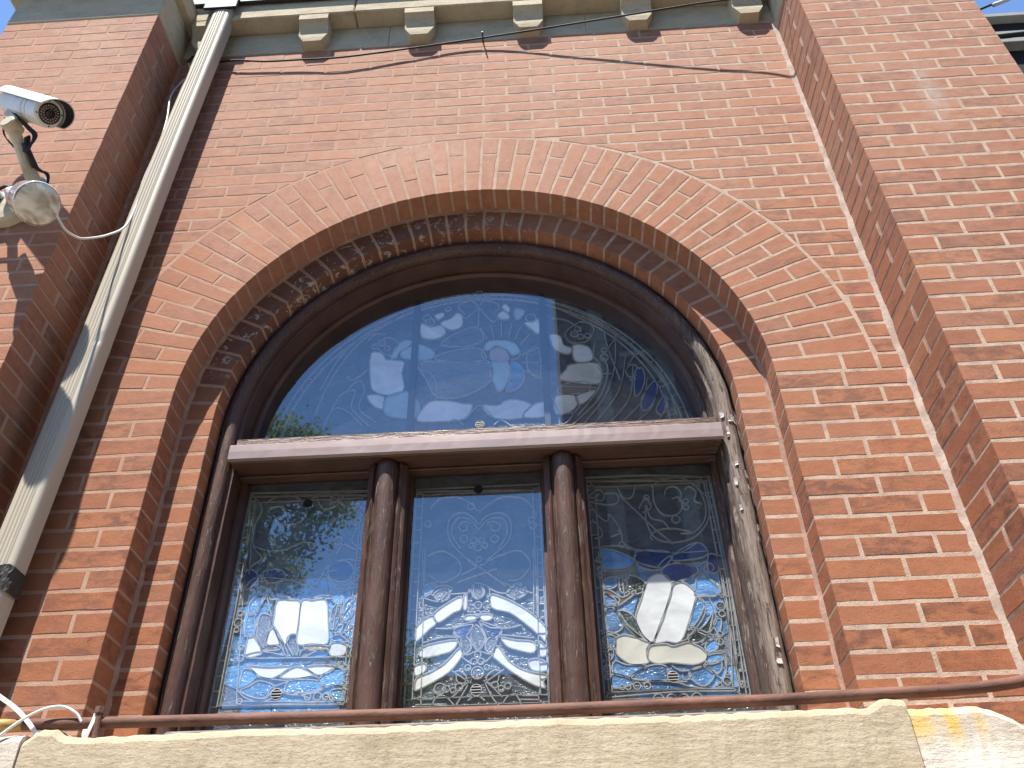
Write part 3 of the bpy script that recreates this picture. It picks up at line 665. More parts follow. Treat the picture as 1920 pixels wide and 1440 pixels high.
GLASS = json.loads('''{"left":{"p":[["w",[-660,430,-616,430,-583,421,-580,361,-581,312,-599,311,-609,282,-622,287,-659,341,-662,381]],["w",[-579,421,-553,428,-499,425,-482,345,-476,277,-528,277,-574,279,-577,349]],["w",[-672,316,-659,334,-633,289,-638,278,-670,279]],["w",[-734,310,-717,308,-687,266,-688,248,-734,242,-738,282]],["w",[-464,276,-424,275,-412,258,-420,238,-462,236]],["w",[-723,215,-654,208,-584,207,-623,178,-649,171,-683,182,-708,203]],["w",[-576,204,-546,202,-507,178,-547,169,-614,174]],["w",[-533,205,-444,204,-457,184,-498,177]],["o",[-679,276,-635,275,-629,261,-684,261]],["o",[-549,273,-478,269,-474,254,-536,257]],["b",[-731,448,-701,447,-714,413,-723,387,-747,382,-751,420]],["b",[-750,378,-727,381,-714,316,-749,312]],["b",[-686,446,-634,442,-616,434,-662,433,-682,432]],["b",[-486,449,-443,459,-447,401,-465,410,-484,431]],["b",[-432,411,-397,434,-400,382,-427,348,-436,372]],["b",[-409,360,-393,375,-392,290,-422,308]],["b",[-460,356,-433,343,-439,309,-461,316]],["b",[-730,204,-708,200,-687,180,-705,157,-736,144,-737,189]],["b",[-732,136,-704,150,-675,165,-626,147,-634,129,-650,110,-693,116]],["b",[-582,161,-498,160,-469,137,-513,119,-586,122]],["b",[-490,164,-443,197,-416,187,-413,147,-461,140]],["b",[-450,125,-411,129,-407,93,-430,93]],["b",[-552,424,-520,439,-488,436,-487,427,-519,428]],["d",[-788,537,-760,541,-737,510,-755,481,-777,475]],["d",[-723,534,-666,538,-644,506,-687,490,-713,503]],["d",[-499,549,-442,559,-415,520,-440,485,-493,499]],["l",[-709,378,-688,382,-671,364,-677,280,-687,274,-711,320]],["l",[-465,402,-445,401,-449,327,-467,322,-476,374]]],"l":[[-823,844,-365,831],[-802,829,-369,813],[-819,837,-788,537,-736,90],[-802,829,-771,524],[-737,93,-583,89,-404,84],[-734,105,-584,98,-403,92],[-404,84,-394,423],[-395,91,-392,285,-392,458],[-777,475,-749,511,-673,507,-607,492,-541,465,-476,447,-398,465],[-817,844,-769,778,-782,711,-775,632,-738,585,-763,561,-795,513,-787,464],[-760,799,-721,824,-665,825,-618,791,-606,750,-626,717,-673,706,-712,728],[-743,770,-721,783,-689,778,-679,747,-701,734,-725,749],[-775,632,-718,610,-659,614,-603,637,-555,628],[-606,798,-555,830,-502,799,-444,762,-380,793],[-578,817,-548,767,-500,778,-480,819],[-516,698,-466,743,-419,693,-432,635,-387,594],[-479,586,-460,623,-411,602,-373,645],[-431,694,-386,718,-359,690],[-474,763,-428,782,-400,746,-422,720,-459,736],[-368,792,-397,712,-402,634,-379,569],[-523,513,-499,549,-448,566,-395,557,-365,543],[-519,525,-467,474,-411,483,-380,519],[-536,471,-518,513,-473,529],[-707,451,-715,413,-724,378,-713,315,-686,269],[-699,451,-682,400,-672,370,-678,285],[-662,341,-642,306,-605,238],[-656,341,-628,300,-594,238],[-585,312,-609,302,-605,277,-581,240],[-572,275,-567,259,-570,240],[-531,257,-553,258,-561,239],[-474,254,-509,252,-539,236],[-485,427,-460,408,-461,367,-476,345],[-461,316,-434,372,-405,417,-389,458],[-461,310,-444,361,-438,413,-442,449],[-462,299,-427,309,-402,330,-423,343,-451,327,-463,310],[-464,293,-449,307,-426,295,-414,280,-446,279,-464,288],[-413,275,-376,232],[-405,277,-370,251],[-413,272,-393,296,-375,307],[-730,239,-659,235,-550,233,-373,230],[-738,249,-684,258,-594,238],[-688,179,-594,163,-504,173,-485,148,-463,137],[-738,142,-705,155,-685,178],[-739,137,-714,115,-675,103,-638,105,-609,122,-573,125,-534,114,-512,105],[-645,113,-638,138,-618,148,-593,157,-582,162],[-573,125,-514,123,-468,136,-410,143],[-418,215,-404,187,-388,181,-384,203]],"c":[[-518,110,10],[-488,110,12],[-462,108,9],[-442,105,8],[-401,162,12],[-399,137,9],[-389,195,10],[-728,104,8],[-774,387,9],[-778,357,13],[-779,332,8],[-754,272,8],[-749,238,10],[-410,196,8],[-479,637,14],[-394,519,15],[-509,807,16]]},"mid":{"p":[["w",[-181,336,-145,355,-131,329,-152,310,-178,282,-195,273,-201,303]],["w",[-140,359,-98,394,-51,416,-52,373,-75,362,-123,331]],["w",[-43,418,-33,420,-33,375,-43,373]],["w",[44,417,72,413,123,387,172,353,220,301,216,256,203,270,160,312,105,355,50,372]],["w",[-41,342,-31,352,-6,351,-2,338,-24,333,-37,335]],["w",[11,351,41,352,51,341,38,331,17,333]],["w",[-172,252,-100,269,-64,270,-61,262,-83,234,-172,218]],["w",[-195,192,-165,202,-156,189,-163,172,-188,163]],["w",[-54,246,-46,221,-76,179,-118,149,-181,119,-189,125,-185,157,-146,172,-98,200]],["w",[78,273,126,263,180,255,179,221,125,232,94,246]],["w",[198,254,208,248,221,227,215,209,196,212]],["w",[163,198,195,201,220,183,214,163,178,164,165,177]],["w",[66,247,97,203,135,174,177,159,216,150,205,130,209,110,165,127,113,161,65,201,51,217]],["d",[-69,308,-23,319,-13,313,-39,277,-66,289]],["d",[17,321,43,306,78,302,71,280,49,274,28,296]],["l",[-1,317,16,297,27,268,4,236,-18,270,-12,301]],["l",[-50,271,-28,276,-17,242,-39,226]],["l",[27,240,38,273,63,266,46,225]],["l",[-8,451,4,456,15,443,21,423,4,405,-12,424]],["b",[-175,459,-138,463,-148,436,-173,419]],["l",[124,445,152,444,163,419,129,400,95,419]],["l",[-142,430,-100,448,-89,427,-98,407,-127,405]]],"l":[[-216,818,199,803,229,795],[-187,598,-176,422,-168,71],[-178,598,-174,471],[191,580,183,342],[203,580,197,324],[228,478,223,300],[194,109,190,78,215,57],[222,205,220,57],[-184,74,-89,73,-126,69],[-180,91,-132,90],[138,91,190,88],[132,79,193,76],[-169,745,-134,785,-72,789,-23,759,5,729,39,755,88,781,161,770,202,713,195,679],[5,675,-22,710,-59,726,-95,707,-102,654,-86,607,-44,559,3,519,50,555,97,598,116,643,111,697,75,719,32,708,5,675],[5,658,-28,697,-64,706,-85,679,-87,640,-56,586],[5,658,38,694,81,698,101,670,98,624,68,580],[-22,680,-46,691,-64,675,-54,655,-34,660,-37,677],[32,677,57,686,80,668,68,649,47,656,50,673],[-44,559,95,447],[-54,490,79,560],[67,510,-66,466],[-168,565,-127,582,-91,568,-61,541,-55,503,-83,479,-123,469,-159,495],[73,554,121,571,156,563,178,517,142,469,101,465],[-179,416,-134,451,-100,455,-82,444,-88,427,-53,426,-25,428],[-141,469,-131,451],[-176,416,-127,402,-99,428],[-154,430,-110,398],[41,440,72,423,101,423,110,446,84,459],[110,443,141,454,169,422,186,418],[117,394,169,422],[-25,428,-14,452,-2,460,15,456,32,449,41,437,41,401,44,389],[-33,419,-25,440],[-13,412,-19,440,1,456,21,441,24,420,4,404,-13,412],[-33,374,-24,374,-30,362,-10,361,3,338],[44,371,30,372,41,359,15,360,3,338],[-132,311,-79,309,-40,322,-1,332],[143,311,93,302,49,315,10,331],[-73,306,-70,286,-39,276,-12,309,2,332],[82,303,74,277,49,273,21,308,4,332],[2,332,-12,304,-20,270,4,234,30,268,18,302,4,332],[-59,271,-39,223,0,233],[65,266,49,222,10,232],[-172,265,-117,279,-73,280,-59,271],[181,267,126,275,76,280,65,266],[-39,223,-44,215,-16,192],[49,217,27,196],[-134,72,-121,95,-95,97,-68,70],[80,67,96,90,122,91,137,62],[-26,128,-47,92,-62,67],[-16,138,-37,128,-74,93,-95,97],[27,131,48,89,69,62],[22,140,48,120,80,88],[-70,167,-54,172,-32,155,-37,134,-59,140,-62,159],[75,167,54,170,32,152,38,131,64,135,70,154],[-76,173,-16,133],[86,172,27,134],[-26,81,1,96,27,79]],"c":[[4,383,12],[3,356,9],[4,221,10],[-8,200,10],[14,199,10],[3,164,19],[-27,181,9],[32,180,8],[-92,118,10],[-71,113,8],[-53,122,11],[-112,119,17],[57,125,10],[76,113,9],[96,120,9],[-12,616,11],[15,615,10],[3,589,12],[-21,597,8],[27,595,9],[6,544,9],[-45,624,13],[59,619,13],[186,686,10],[191,663,11],[-23,748,12],[-173,687,12]]},"right":{"p":[["w",[505,319,527,374,553,437,570,457,594,466,621,458,633,429,624,387,585,310,550,241,521,266]],["w",[637,424,663,435,684,425,703,400,704,381,672,304,636,238,593,240,554,239,591,313]],["c",[438,257,466,266,492,259,519,252,540,238,528,219,527,192,530,176,499,170,473,174,438,201,434,224]],["c",[538,225,555,231,592,232,612,224,657,235,677,227,697,215,711,193,703,176,668,164,626,169,595,173,558,171,533,182,530,203]],["r",[406,420,435,415,471,389,508,411,514,404,482,379,454,363,460,387,424,402]],["b",[417,455,461,460,455,431,436,421,415,424]],["b",[408,407,444,388,448,371,436,361,412,359]],["b",[414,351,437,355,463,301,451,280,423,270,406,282]],["b",[401,265,435,261,432,224,418,220,395,237]],["b",[427,184,462,171,522,167,464,137,418,149]],["b",[416,144,462,132,475,112,417,102]],["b",[533,166,581,162,586,123,515,122,472,132]],["b",[713,190,757,195,755,174,711,163]],["b",[651,144,693,158,724,131,689,98,653,119]],["b",[701,160,747,172,748,147,726,132]],["b",[408,556,448,560,523,520,498,490,420,489]],["d",[536,550,652,538,600,480,535,496]],["d",[655,533,734,573,768,540,743,517,652,510]],["d",[607,474,649,500,720,485,716,457,671,442,637,436]],["b",[724,453,774,427,782,386,708,385,706,407]],["d",[768,526,795,519,790,466,759,467]],["b",[707,375,729,358,699,303,664,272,678,309]],["b",[749,299,772,304,763,267,749,268]],["b",[711,224,756,258,746,212,717,200]],["g",[458,346,498,327,519,265,541,239,493,264,460,312]],["g",[721,290,750,328,727,262,690,232,661,243]],["g",[469,459,491,434,484,406,465,413]],["g",[500,465,548,439,533,403,491,408]]],"l":[[375,844,597,843,814,824],[386,830,812,810],[409,806,491,803],[387,836,409,806,412,764],[814,824,818,589,817,355,808,66],[803,810,808,635,812,451,803,242,789,77],[801,452,797,298,771,88],[384,74,594,84,785,80],[401,91,595,92,771,88],[409,433,402,281,401,91],[403,463,402,356,399,281],[390,76,405,96],[795,66,773,88],[803,751,799,689,772,631,719,587,648,578,598,600,579,660,583,721],[616,795,614,733,638,684,685,682,708,714,700,749,676,743],[609,796,655,822,717,826,766,788,787,724,776,657,734,613,687,609],[653,758,663,786,694,791,711,762,698,729],[722,776,742,789,763,767,752,733,774,718,759,698],[776,815,781,766,814,743],[766,788,790,822],[381,759,420,792,443,776,435,749,411,757,425,777],[443,776,486,774,488,739,451,731,386,748],[386,745,418,688,446,667,454,693,480,652,489,618,478,632],[393,676,415,648,424,615,399,603],[491,802,508,759,538,757,555,799],[497,767,602,632],[602,632,659,571],[557,708,576,742,589,751,600,713,568,694],[586,721,595,673,635,657,654,623],[591,587,587,607,613,625,666,629,723,613],[452,607,489,618,491,585,529,552,530,513,596,486],[397,571,479,573,524,558,654,539,769,540],[597,492,629,521,690,544,740,574],[419,484,499,490,530,513],[650,508,721,486,752,503,778,483,763,463,745,473,753,488],[606,473,602,485,597,492],[634,429,675,439,723,461,754,442,781,404,783,380,799,374],[705,381,766,380,776,390,794,380,794,362],[477,466,476,430,478,394],[489,469,490,429,485,402],[465,461,457,431],[439,357,464,301,493,263,519,253],[411,358,450,362],[452,348,480,295,524,253],[395,267,404,281,449,265],[393,242,414,263],[665,290,758,244],[663,281,751,236],[746,376,757,323,752,289,699,230],[705,378,727,359,724,324,697,286,659,248],[698,224,744,244],[638,237,664,248,694,269],[392,225,414,230,426,213,418,191,394,187],[393,214,407,216,414,202,400,195],[463,133,531,168],[417,148,463,133,479,112],[503,113,536,120,582,116,618,109,648,98,709,93,750,120,767,172,758,197],[583,163,589,126,619,114,639,114],[599,163,623,146,649,145,651,124,630,119,627,135],[649,145,694,159,712,191],[699,159,744,115],[713,196,754,203,762,189,761,151]],"c":[[408,525,11],[407,491,10],[405,469,8],[778,347,14],[778,321,10],[760,256,9],[756,232,11],[402,162,10],[401,137,9],[442,103,7],[460,103,8],[487,106,11],[518,105,10],[734,100,7],[758,110,12],[763,133,5],[547,65,15],[586,64,14],[622,62,15],[661,64,15],[486,576,9],[589,753,9],[721,731,9],[720,707,9],[679,663,14]]},"fan":{"p":[["w",[-450,1515,-404,1514,-387,1482,-350,1475,-310,1459,-316,1406,-302,1332,-324,1300,-373,1299,-425,1324,-443,1386]],["w",[-440,1304,-381,1291,-378,1232,-412,1244,-441,1279]],["s",[-374,1282,-296,1311,-239,1250,-249,1183,-331,1188,-373,1216]],["w",[-248,1600,-249,1667,-210,1645,-166,1651,-144,1612,-171,1582,-215,1580]],["w",[-165,1666,-122,1689,-100,1717,-78,1698,-77,1644,-112,1622,-149,1639]],["w",[-193,1710,-160,1722,-154,1703,-178,1686]],["s",[-368,1493,-340,1556,-312,1578,-283,1571,-295,1547,-331,1520,-343,1488]],["w",[-238,1164,-233,1206,-195,1254,-125,1254,-68,1237,-28,1226,-60,1164,-149,1157]],["w",[10,1224,71,1220,105,1244,154,1241,200,1217,173,1184,159,1155,56,1161]],["w",[182,1188,216,1220,256,1222,253,1158,169,1159]],["w",[76,1695,97,1714,124,1683,112,1666,79,1676]],["w",[107,1754,126,1724,118,1706,93,1736]],["w",[187,1642,223,1644,244,1661,245,1578,214,1604]],["s",[146,1722,188,1709,164,1665,149,1672]],["w",[288,1566,330,1559,342,1510,376,1489,359,1461,305,1488]],["w",[379,1505,441,1494,456,1431,422,1415,382,1427]],["c",[366,1406,475,1402,470,1304,321,1331,345,1381]],["c",[296,1250,368,1252,377,1205,337,1166,292,1170]],["c",[377,1249,451,1273,429,1235,387,1206]],["r",[315,1298,366,1315,422,1316,436,1291,412,1263,313,1261]],["d",[616,1353,645,1369,651,1317,632,1259,604,1236]],["d",[631,1229,686,1302,692,1253,658,1180,625,1165]],["d",[678,1169,717,1231,722,1174,693,1138]],["d",[310,1155,361,1167,334,1126,307,1119]],["s",[16,1513,36,1548,88,1551,139,1533,162,1486,132,1471,111,1501,66,1528,38,1504]],["f",[45,1499,80,1512,110,1483,114,1444,72,1439,45,1458]],["s",[41,1427,65,1442,114,1435,116,1360,92,1301,71,1293,52,1346]],["b",[130,1432,165,1411,178,1356,156,1304,106,1289,121,1351]],["l",[-252,1453,-116,1446,35,1434,46,1346,-55,1277,-167,1275,-213,1363]],["s",[-323,1518,-258,1552,-190,1509,-204,1472,-306,1479]],["l",[-175,1489,-59,1519,7,1506,15,1449,-159,1460]],["l",[-104,1600,-16,1633,14,1563,-59,1529,-162,1546]],["l",[196,1484,240,1500,242,1352,193,1391]]],"l":[[-641,1336,-574,1516,-466,1644,-344,1737,-201,1799,-48,1825,91,1815,243,1777,390,1705,530,1595,647,1454,728,1303,753,1131],[-647,1214,-604,1387,-512,1569,-393,1679,-253,1761,-109,1798,14,1799],[14,1799,151,1779,287,1738,417,1653,541,1546,648,1398,707,1252,724,1116],[-62,1707,-93,1750,-70,1779,-32,1782,-5,1743],[52,1699,82,1737,60,1770,14,1778,-5,1743],[-5,1743,-61,1686,-77,1708],[-5,1743,-8,1633],[-5,1743,52,1658,74,1687],[-227,1678,-243,1699,-221,1718,-197,1676],[-456,1433,-489,1398,-516,1382,-540,1402],[-533,1329,-487,1380,-461,1325,-474,1238,-398,1165],[-586,1227,-552,1312,-497,1327,-503,1240,-425,1150],[-606,1161,-573,1244,-515,1223,-452,1152],[-430,1563,-395,1600,-357,1588,-340,1557,-373,1502,-428,1544],[-469,1586,-442,1623,-397,1620],[14,1515,7,1477,43,1428,40,1383,64,1301],[163,1486,159,1458,123,1442],[-254,1466,-130,1454,15,1439],[-245,1419,-185,1379,-168,1289],[29,1562,-1,1632],[59,1564,44,1639],[88,1567,89,1651],[117,1560,134,1643],[143,1549,170,1620],[164,1519,206,1579],[170,1467,233,1500],[169,1429,237,1425],[172,1393,248,1343],[-53,1162,1,1226,56,1160],[-122,1149,-95,1164,-60,1137],[56,1130,84,1150,124,1118],[298,1661,357,1647,406,1604,419,1574],[415,1633,459,1620,471,1580,437,1524,379,1519,352,1559,369,1597,415,1633],[473,1522,460,1447,484,1391,469,1284,377,1153],[489,1446,511,1371,465,1233,354,1113],[556,1555,542,1405,493,1248,394,1111],[588,1439,543,1262,434,1108],[611,1382,581,1225,488,1105],[637,1363,612,1392,581,1366,591,1330,620,1337],[660,1316,627,1206,528,1103],[694,1253,656,1170,581,1100],[730,1216,684,1118,634,1093],[581,1366,624,1437,661,1453],[521,1481,570,1544,597,1523],[514,1577,521,1481,555,1314],[523,1352,488,1354,470,1392],[279,1253,309,1157,303,1116],[316,1298,455,1285],[376,1251,387,1203,364,1171]],"c":[[-5,1822,17],[-36,1816,11],[29,1812,11],[-212,1672,20],[213,1667,21],[389,1566,15],[414,1550,13],[443,1553,12],[406,1594,13],[502,1435,16],[505,1472,12],[712,1287,14],[-408,1572,15],[-436,1554,14],[-384,1541,12],[-138,1743,12],[735,1148,12],[604,1320,10]]}}''')
LAB = {'left': 'stained glass panel with an open white book', 'mid': 'stained glass panel with white ribbons', 'right': 'stained glass panel with two white tablets on cloud', 'fan': 'stained glass half-round with clouds and a bearded head in a turban'}
for nm in ('left', 'mid', 'right', 'fan'):
    YS = 0.385 if nm == 'fan' else 0.330
    V = [(x, YG, z) for x, z in panes[nm]]
    pg = L(link('storm_pane', mesh('storm_pane', V, [tuple(range(len(V)))]), M['glass'], win))
    for k, x, z in vents[nm]: disc(pg, x, z, k)
    sg = flat('stained_glass', panes[nm], YS+0.004, 0.006, 'sheet', win); sg['label'] = LAB[nm]
    came = MB(); D = GLASS[nm]
    bx = [p[0] for p in panes[nm]]; x0, x1 = min(bx)+0.012, max(bx)-0.012
    def strip(P, w=0.0031, hgt=0.003, closed=False):
        n = len(P); V = []; F = []
        for i, (x, z) in enumerate(P):
            a = P[i-1] if (i or closed) else P[i]; b = P[(i+1) % n] if (i < n-1 or closed) else P[i]
            tx, tz = b[0]-a[0], b[1]-a[1]; l = math.hypot(tx, tz) or 1; nx, nz = tz/l, -tx/l
            V += [(x-nx*w, YS+0.004, z-nz*w), (x-nx*w*.6, YS-hgt, z-nz*w*.6), (x+nx*w*.6, YS-hgt, z+nz*w*.6), (x+nx*w, YS+0.004, z+nz*w)]
        for i in range(n if closed else n-1):
            j = (i+1) % n
            for k in range(3): F.append((i*4+k, i*4+k+1, j*4+k+1, j*4+k))
        came.add(V, F)
    cl = lambda p: (max(x0, min(x1, p[0])), p[1])
    if nm in ('left', 'right'):
        qx = random.Random(31); gx = lin(min(bx)+0.05, max(bx)-0.05, 4); gz = lin(0.062, 0.50, 5)
        grid = [[(x+(qx.uniform(-.03,.03) if 0 < i < 4 else 0), z+(qx.uniform(-.026,.026) if 0 < j < 5 else 0)) for i, x in enumerate(gx)] for j, z in enumerate(gz)]
        for j in range(5):
            for i in range(4):
                P = [grid[j][i], grid[j][i+1], grid[j+1][i+1], grid[j+1][i]]
                flat('glass_piece', P, YS+0.0018+qx.uniform(-.0003,.0003), 0.0015, 'g_b' if (i+j) % 4 else 'g_l', sg); strip(P, 0.0022, -0.0002, True)
    for kind, c in D['p']:
        P = [cl((c[i]/1000, c[i+1]/1000)) for i in range(0, len(c), 2)]
        if sum(P[i][0]*P[(i+1) % len(P)][1]-P[(i+1) % len(P)][0]*P[i][1] for i in range(len(P))) < 0: P.reverse()
        S = [cl(p) for p in spline(P, 3, True)]
        flat('glass_piece', S, YS-0.0008+rnd.uniform(-.0004, .0004), 0.004, 'g_'+kind, sg)
        strip(S, closed=True)
    for c in D['l']:
        P = [cl((c[i]/1000, c[i+1]/1000)) for i in range(0, len(c), 2)]
        strip(spline(P, 5), 0.0026)
    for x, z, r in D['c']:
        x, z, r = x/1000, z/1000, r/1000
        if r < 0.003: continue
        S = [(x+r*math.cos(2*math.pi*k/16), z+r*math.sin(2*math.pi*k/16)) for k in range(16)]
        strip(S, 0.0026, 0.0034, True)
        flat('glass_jewel', [(x+r*.9*math.cos(2*math.pi*k/12), z+r*.9*math.sin(2*math.pi*k/12)) for k in range(12)], YS-0.001, 0.004, 'sheet', sg)
    if nm == 'fan':
        for t in (0.80, 0.775): strip([(t*math.cos(math.pi*k/60), ZS+t*math.sin(math.pi*k/60)) for k in range(61)], 0.003)
        for k in range(40):
            a = math.pi*(k+.5)/40; strip([(0.775*math.cos(a), ZS+0.775*math.sin(a)), (0.80*math.cos(a), ZS+0.80*math.sin(a))], 0.002)
        for xa in (-0.268, 0.262):
            b = MB(); b.box((xa-0.013, YS-0.013, 0.98), (xa+0.013, YS-0.0035, ZS+math.sqrt(0.825**2-xa*xa)), 0.002); L(b.build('saddle_bar', M['black'], sg))
    else:
        a, b, c, d = min(bx), max(bx), -0.03, 0.845
        for q in (0.018, 0.042):
            strip([(a+q, c+0.08+q), (b-q, c+0.08+q), (b-q, d-q), (a+q, d-q)], 0.003, closed=True)
        for k in range(16):
            z = c+0.12+k*0.048
            for xx in (a, b):
                e = 1 if xx == a else -1; strip([(xx+e*0.018, z), (xx+e*0.042, z)], 0.002)
    L(link('came', mesh('came', came.v, came.f), M['came'], sg))
# black sheet standing in for the unlit room behind the glass
v = MB(); v.box((-0.93, 0.43, -0.12), (0.93, 0.435, 2.0)); L(v.build('dark_room_sheet', M['black'], win))

# ------------------------------------------------------------------ downspout
sp = thing('downspout', 'tall ribbed beige metal downspout leaning along the left of the bay', 'downspout', (-1.34, -0.06, -0.5))
L = lambda o: at_wall(o, sp)
W2, DP = 0.047, 0.078
pr = []
nr = 15
for k in range(nr+1):
    x = -W2+0.018+(2*W2-0.036)*k/nr; pr.append((x, -DP-(0.003 if k % 3 in (1, 2) and 1 < k < nr-1 else 0.0)))
for cx, cy, a0 in ((W2-0.018, -DP+0.018, -90), (W2-0.018, -0.018, 0), (-W2+0.018, -0.018, 90), (-W2+0.018, -DP+0.018, 180)):
    for k in range(1, 6):
        a = math.radians(a0+90*k/5); pr.append((cx+0.018*math.cos(a), cy+0.018*math.sin(a)))
sx = lambda z: -1.3395+(z-0.3)*0.0225+0.004*math.sin(z*2.1)
def run(z0, z1, n, dx=0.0, yb=-0.044, sc=1.0):
    V = []; F = []; m = len(pr)
    for i in range(n+1):
        z = z0+(z1-z0)*i/n
        for x, y in pr:
            dent = 0.004*math.exp(-((z-1.22)/0.018)**2-((x-0.034)/0.014)**2) if sc == 1 else 0
            V.append((sx(z)+dx+x*sc, yb+y*sc+dent, z))
    for i in range(n):
        for k in range(m): F.append((i*m+k, i*m+(k+1) % m, (i+1)*m+(k+1) % m, (i+1)*m+k))
    F += [tuple(range(m-1, -1, -1)), tuple(n*m+k for k in range(m))]
    return mesh('pipe', V, F)
me = run(0.33, 3.42, 140); L(link('upper_pipe', me, M['spout'], sp))
me = run(-0.6, 0.325, 30, -0.006, -0.042, 1.06); L(link('lower_pipe', me, M['spout'], sp))
V = []; F = []; m = len(pr); qq = random.Random(3)
for i in range(7):
    z = 0.285+0.075*i/6
    for x, y in pr: V.append((sx(z)+x*1.1+qq.uniform(-.002,.002), -0.040+y*1.1+qq.uniform(-.002,.002), z+0.01*math.sin(x*60)))
for i in range(6):
    for k in range(m): F.append((i*m+k, i*m+(k+1) % m, (i+1)*m+(k+1) % m, (i+1)*m+k))
L(link('tar_patch', mesh('tar_patch', V, F), M['tar'], sp))

# ------------------------------------------------------------------ rusty pipe
P = [(-1.46,-0.085,-0.066),(-1.19,-0.085,-0.068),(-0.77,-0.086,-0.073),(-0.3,-0.084,-0.076),(0.13,-0.085,-0.079),(0.5,-0.086,-0.077),(0.82,-0.085,-0.075),(1.034,-0.086,-0.070),(1.15,-0.086,-0.069),(1.25,-0.087,-0.066),(1.36,-0.090,-0.058),(1.45,-0.10,-0.047)]
rp = thing('rusty_pipe', 'thin rusty iron pipe running level just above the stone sill', 'pipe', (0, -0.085, -0.07)); L = lambda o: at_wall(o, rp)
v = MB(); v.tube(spline(P, 8), 0.0145, 12); L(v.build('pipe_length', M['rust'], rp, True))
v = MB(); v.tube([(-1.3,-0.085,-0.067),(-1.13,-0.085,-0.0685)], 0.0153, 12); L(v.build('yellow_band', M['rust_yellow'], rp, True))
v = MB(); v.tube([(-0.93,-0.1,-0.045),(-0.925,-0.1,-0.12)], 0.0085, 10); v.tube([(-0.931,-0.1,-0.052),(-0.931,-0.1,-0.036)], 0.0125, 6); L(v.build('bolt', M['rust'], rp))
ti = thing('cable_tie', 'white plastic strap looped over the rusty pipe beside the bolt', 'cable tie', (-0.945, -0.1, -0.08)); L = lambda o: at_wall(o, ti)
def ribbon(pts, w, th, mat, name, par):
    P = [Vector(p) for p in spline(pts, 6)]; V = []; F = []
    for i, p in enumerate(P):
        t = (P[min(i+1, len(P)-1)]-P[max(i-1, 0)]).normalized(); n = Vector((0, -1, 0)); s = t.cross(n).normalized()
        V += [p+s*w/2, p-s*w/2, p-s*w/2-n*th, p+s*w/2-n*th]
    for i in range(len(P)-1):
        for k in range(4): F.append((i*4+k, i*4+(k+1) % 4, i*4+4+(k+1) % 4, i*4+4+k))
    F += [(3, 2, 1, 0), tuple((len(P)-1)*4+k for k in range(4))]
    return link(name, mesh(name, V, F), M[mat], par)
L(ribbon([(-0.937,-0.104,-0.048),(-0.938,-0.106,-0.07),(-0.944,-0.105,-0.095),(-0.950,-0.1,-0.118)], 0.010, 0.0022, 'plastic', 'strap', ti))
L(ribbon([(-0.950,-0.098,-0.118),(-0.955,-0.102,-0.105),(-0.957,-0.1,-0.09)], 0.010, 0.002, 'plastic', 'strap_end', ti))
o = ribbon([(-1.25,-0.10,0.025),(-1.205,-0.103,-0.002),(-1.155,-0.104,-0.032),(-1.11,-0.104,-0.068),(-1.075,-0.1,-0.104)], 0.011, 0.003, 'plastic', 'plastic_strap', None); tag(o, 'broad white plastic strap slanting over the pipe in the bottom left corner', 'strap')
v = MB(); v.tube(spline([(-1.165,-0.13,-0.115),(-1.13,-0.125,-0.08),(-1.095,-0.118,-0.052),(-1.06,-0.112,-0.036),(-1.025,-0.108,-0.034),(-0.99,-0.104,-0.05),(-0.972,-0.098,-0.072)], 6), 0.0035, 8)
tag(v.build('white_wire', M['plastic'], None, True), 'thin white wire arching over the rusty pipe near the bottom left', 'wire')

# ------------------------------------------------------------------ cables
def cable(pts, r, mat, name, label, n=8):
    v = MB(); v.tube(spline(pts, 6), r, n); return tag(v.build(name, M[mat], None, True), label, 'cable')
cable([(-1.414,-0.02,3.103),(-1.372,-0.045,3.118),(-1.30,-0.015,3.10),(-1.173,-0.03,3.083),(-1.02,-0.028,3.060),(-0.853,-0.03,3.052),(-0.642,-0.035,3.042),(-0.335,-0.03,3.087),(0.042,-0.03,3.143),(0.5,-0.079,3.135),(1.0,-0.137,3.126),(1.388,-0.183,3.12),(1.9,-0.35,3.10),(4.0,-0.8,3.2)], 0.0048, 'cable', 'black_cable', 'black cable strung below the stone cornice and out to the right')
cable([(-1.383,-0.42,1.532),(-1.372,-0.37,1.512),(-1.358,-0.32,1.525),(-1.346,-0.28,1.561),(-1.335,-0.2,1.667),(-1.325,-0.14,1.785),(-1.331,-0.118,1.96),(-1.344,-0.114,2.076),(-1.337,-0.112,2.324),(-1.352,-0.10,2.518),(-1.39,-0.08,2.733),(-1.379,-0.06,2.869),(-1.356,-0.05,2.957),(-1.40,-0.03,3.08)], 0.0042, 'white_cable', 'white_cable', 'thin pale cable looping from the floodlight up along the beige downspout')
for k in (0,):
    v = MB(); v.tube([(0.042, -0.06, 3.147), (0.042, 0.0, 3.147)], 0.004, 6); v.tube([(0.042,-0.038,3.155),(0.042,-0.038,3.134)], 0.003, 6)
    tag(v.build('cable_hook', M['black']), 'small dark hook holding the black cable under the cornice', 'hook')

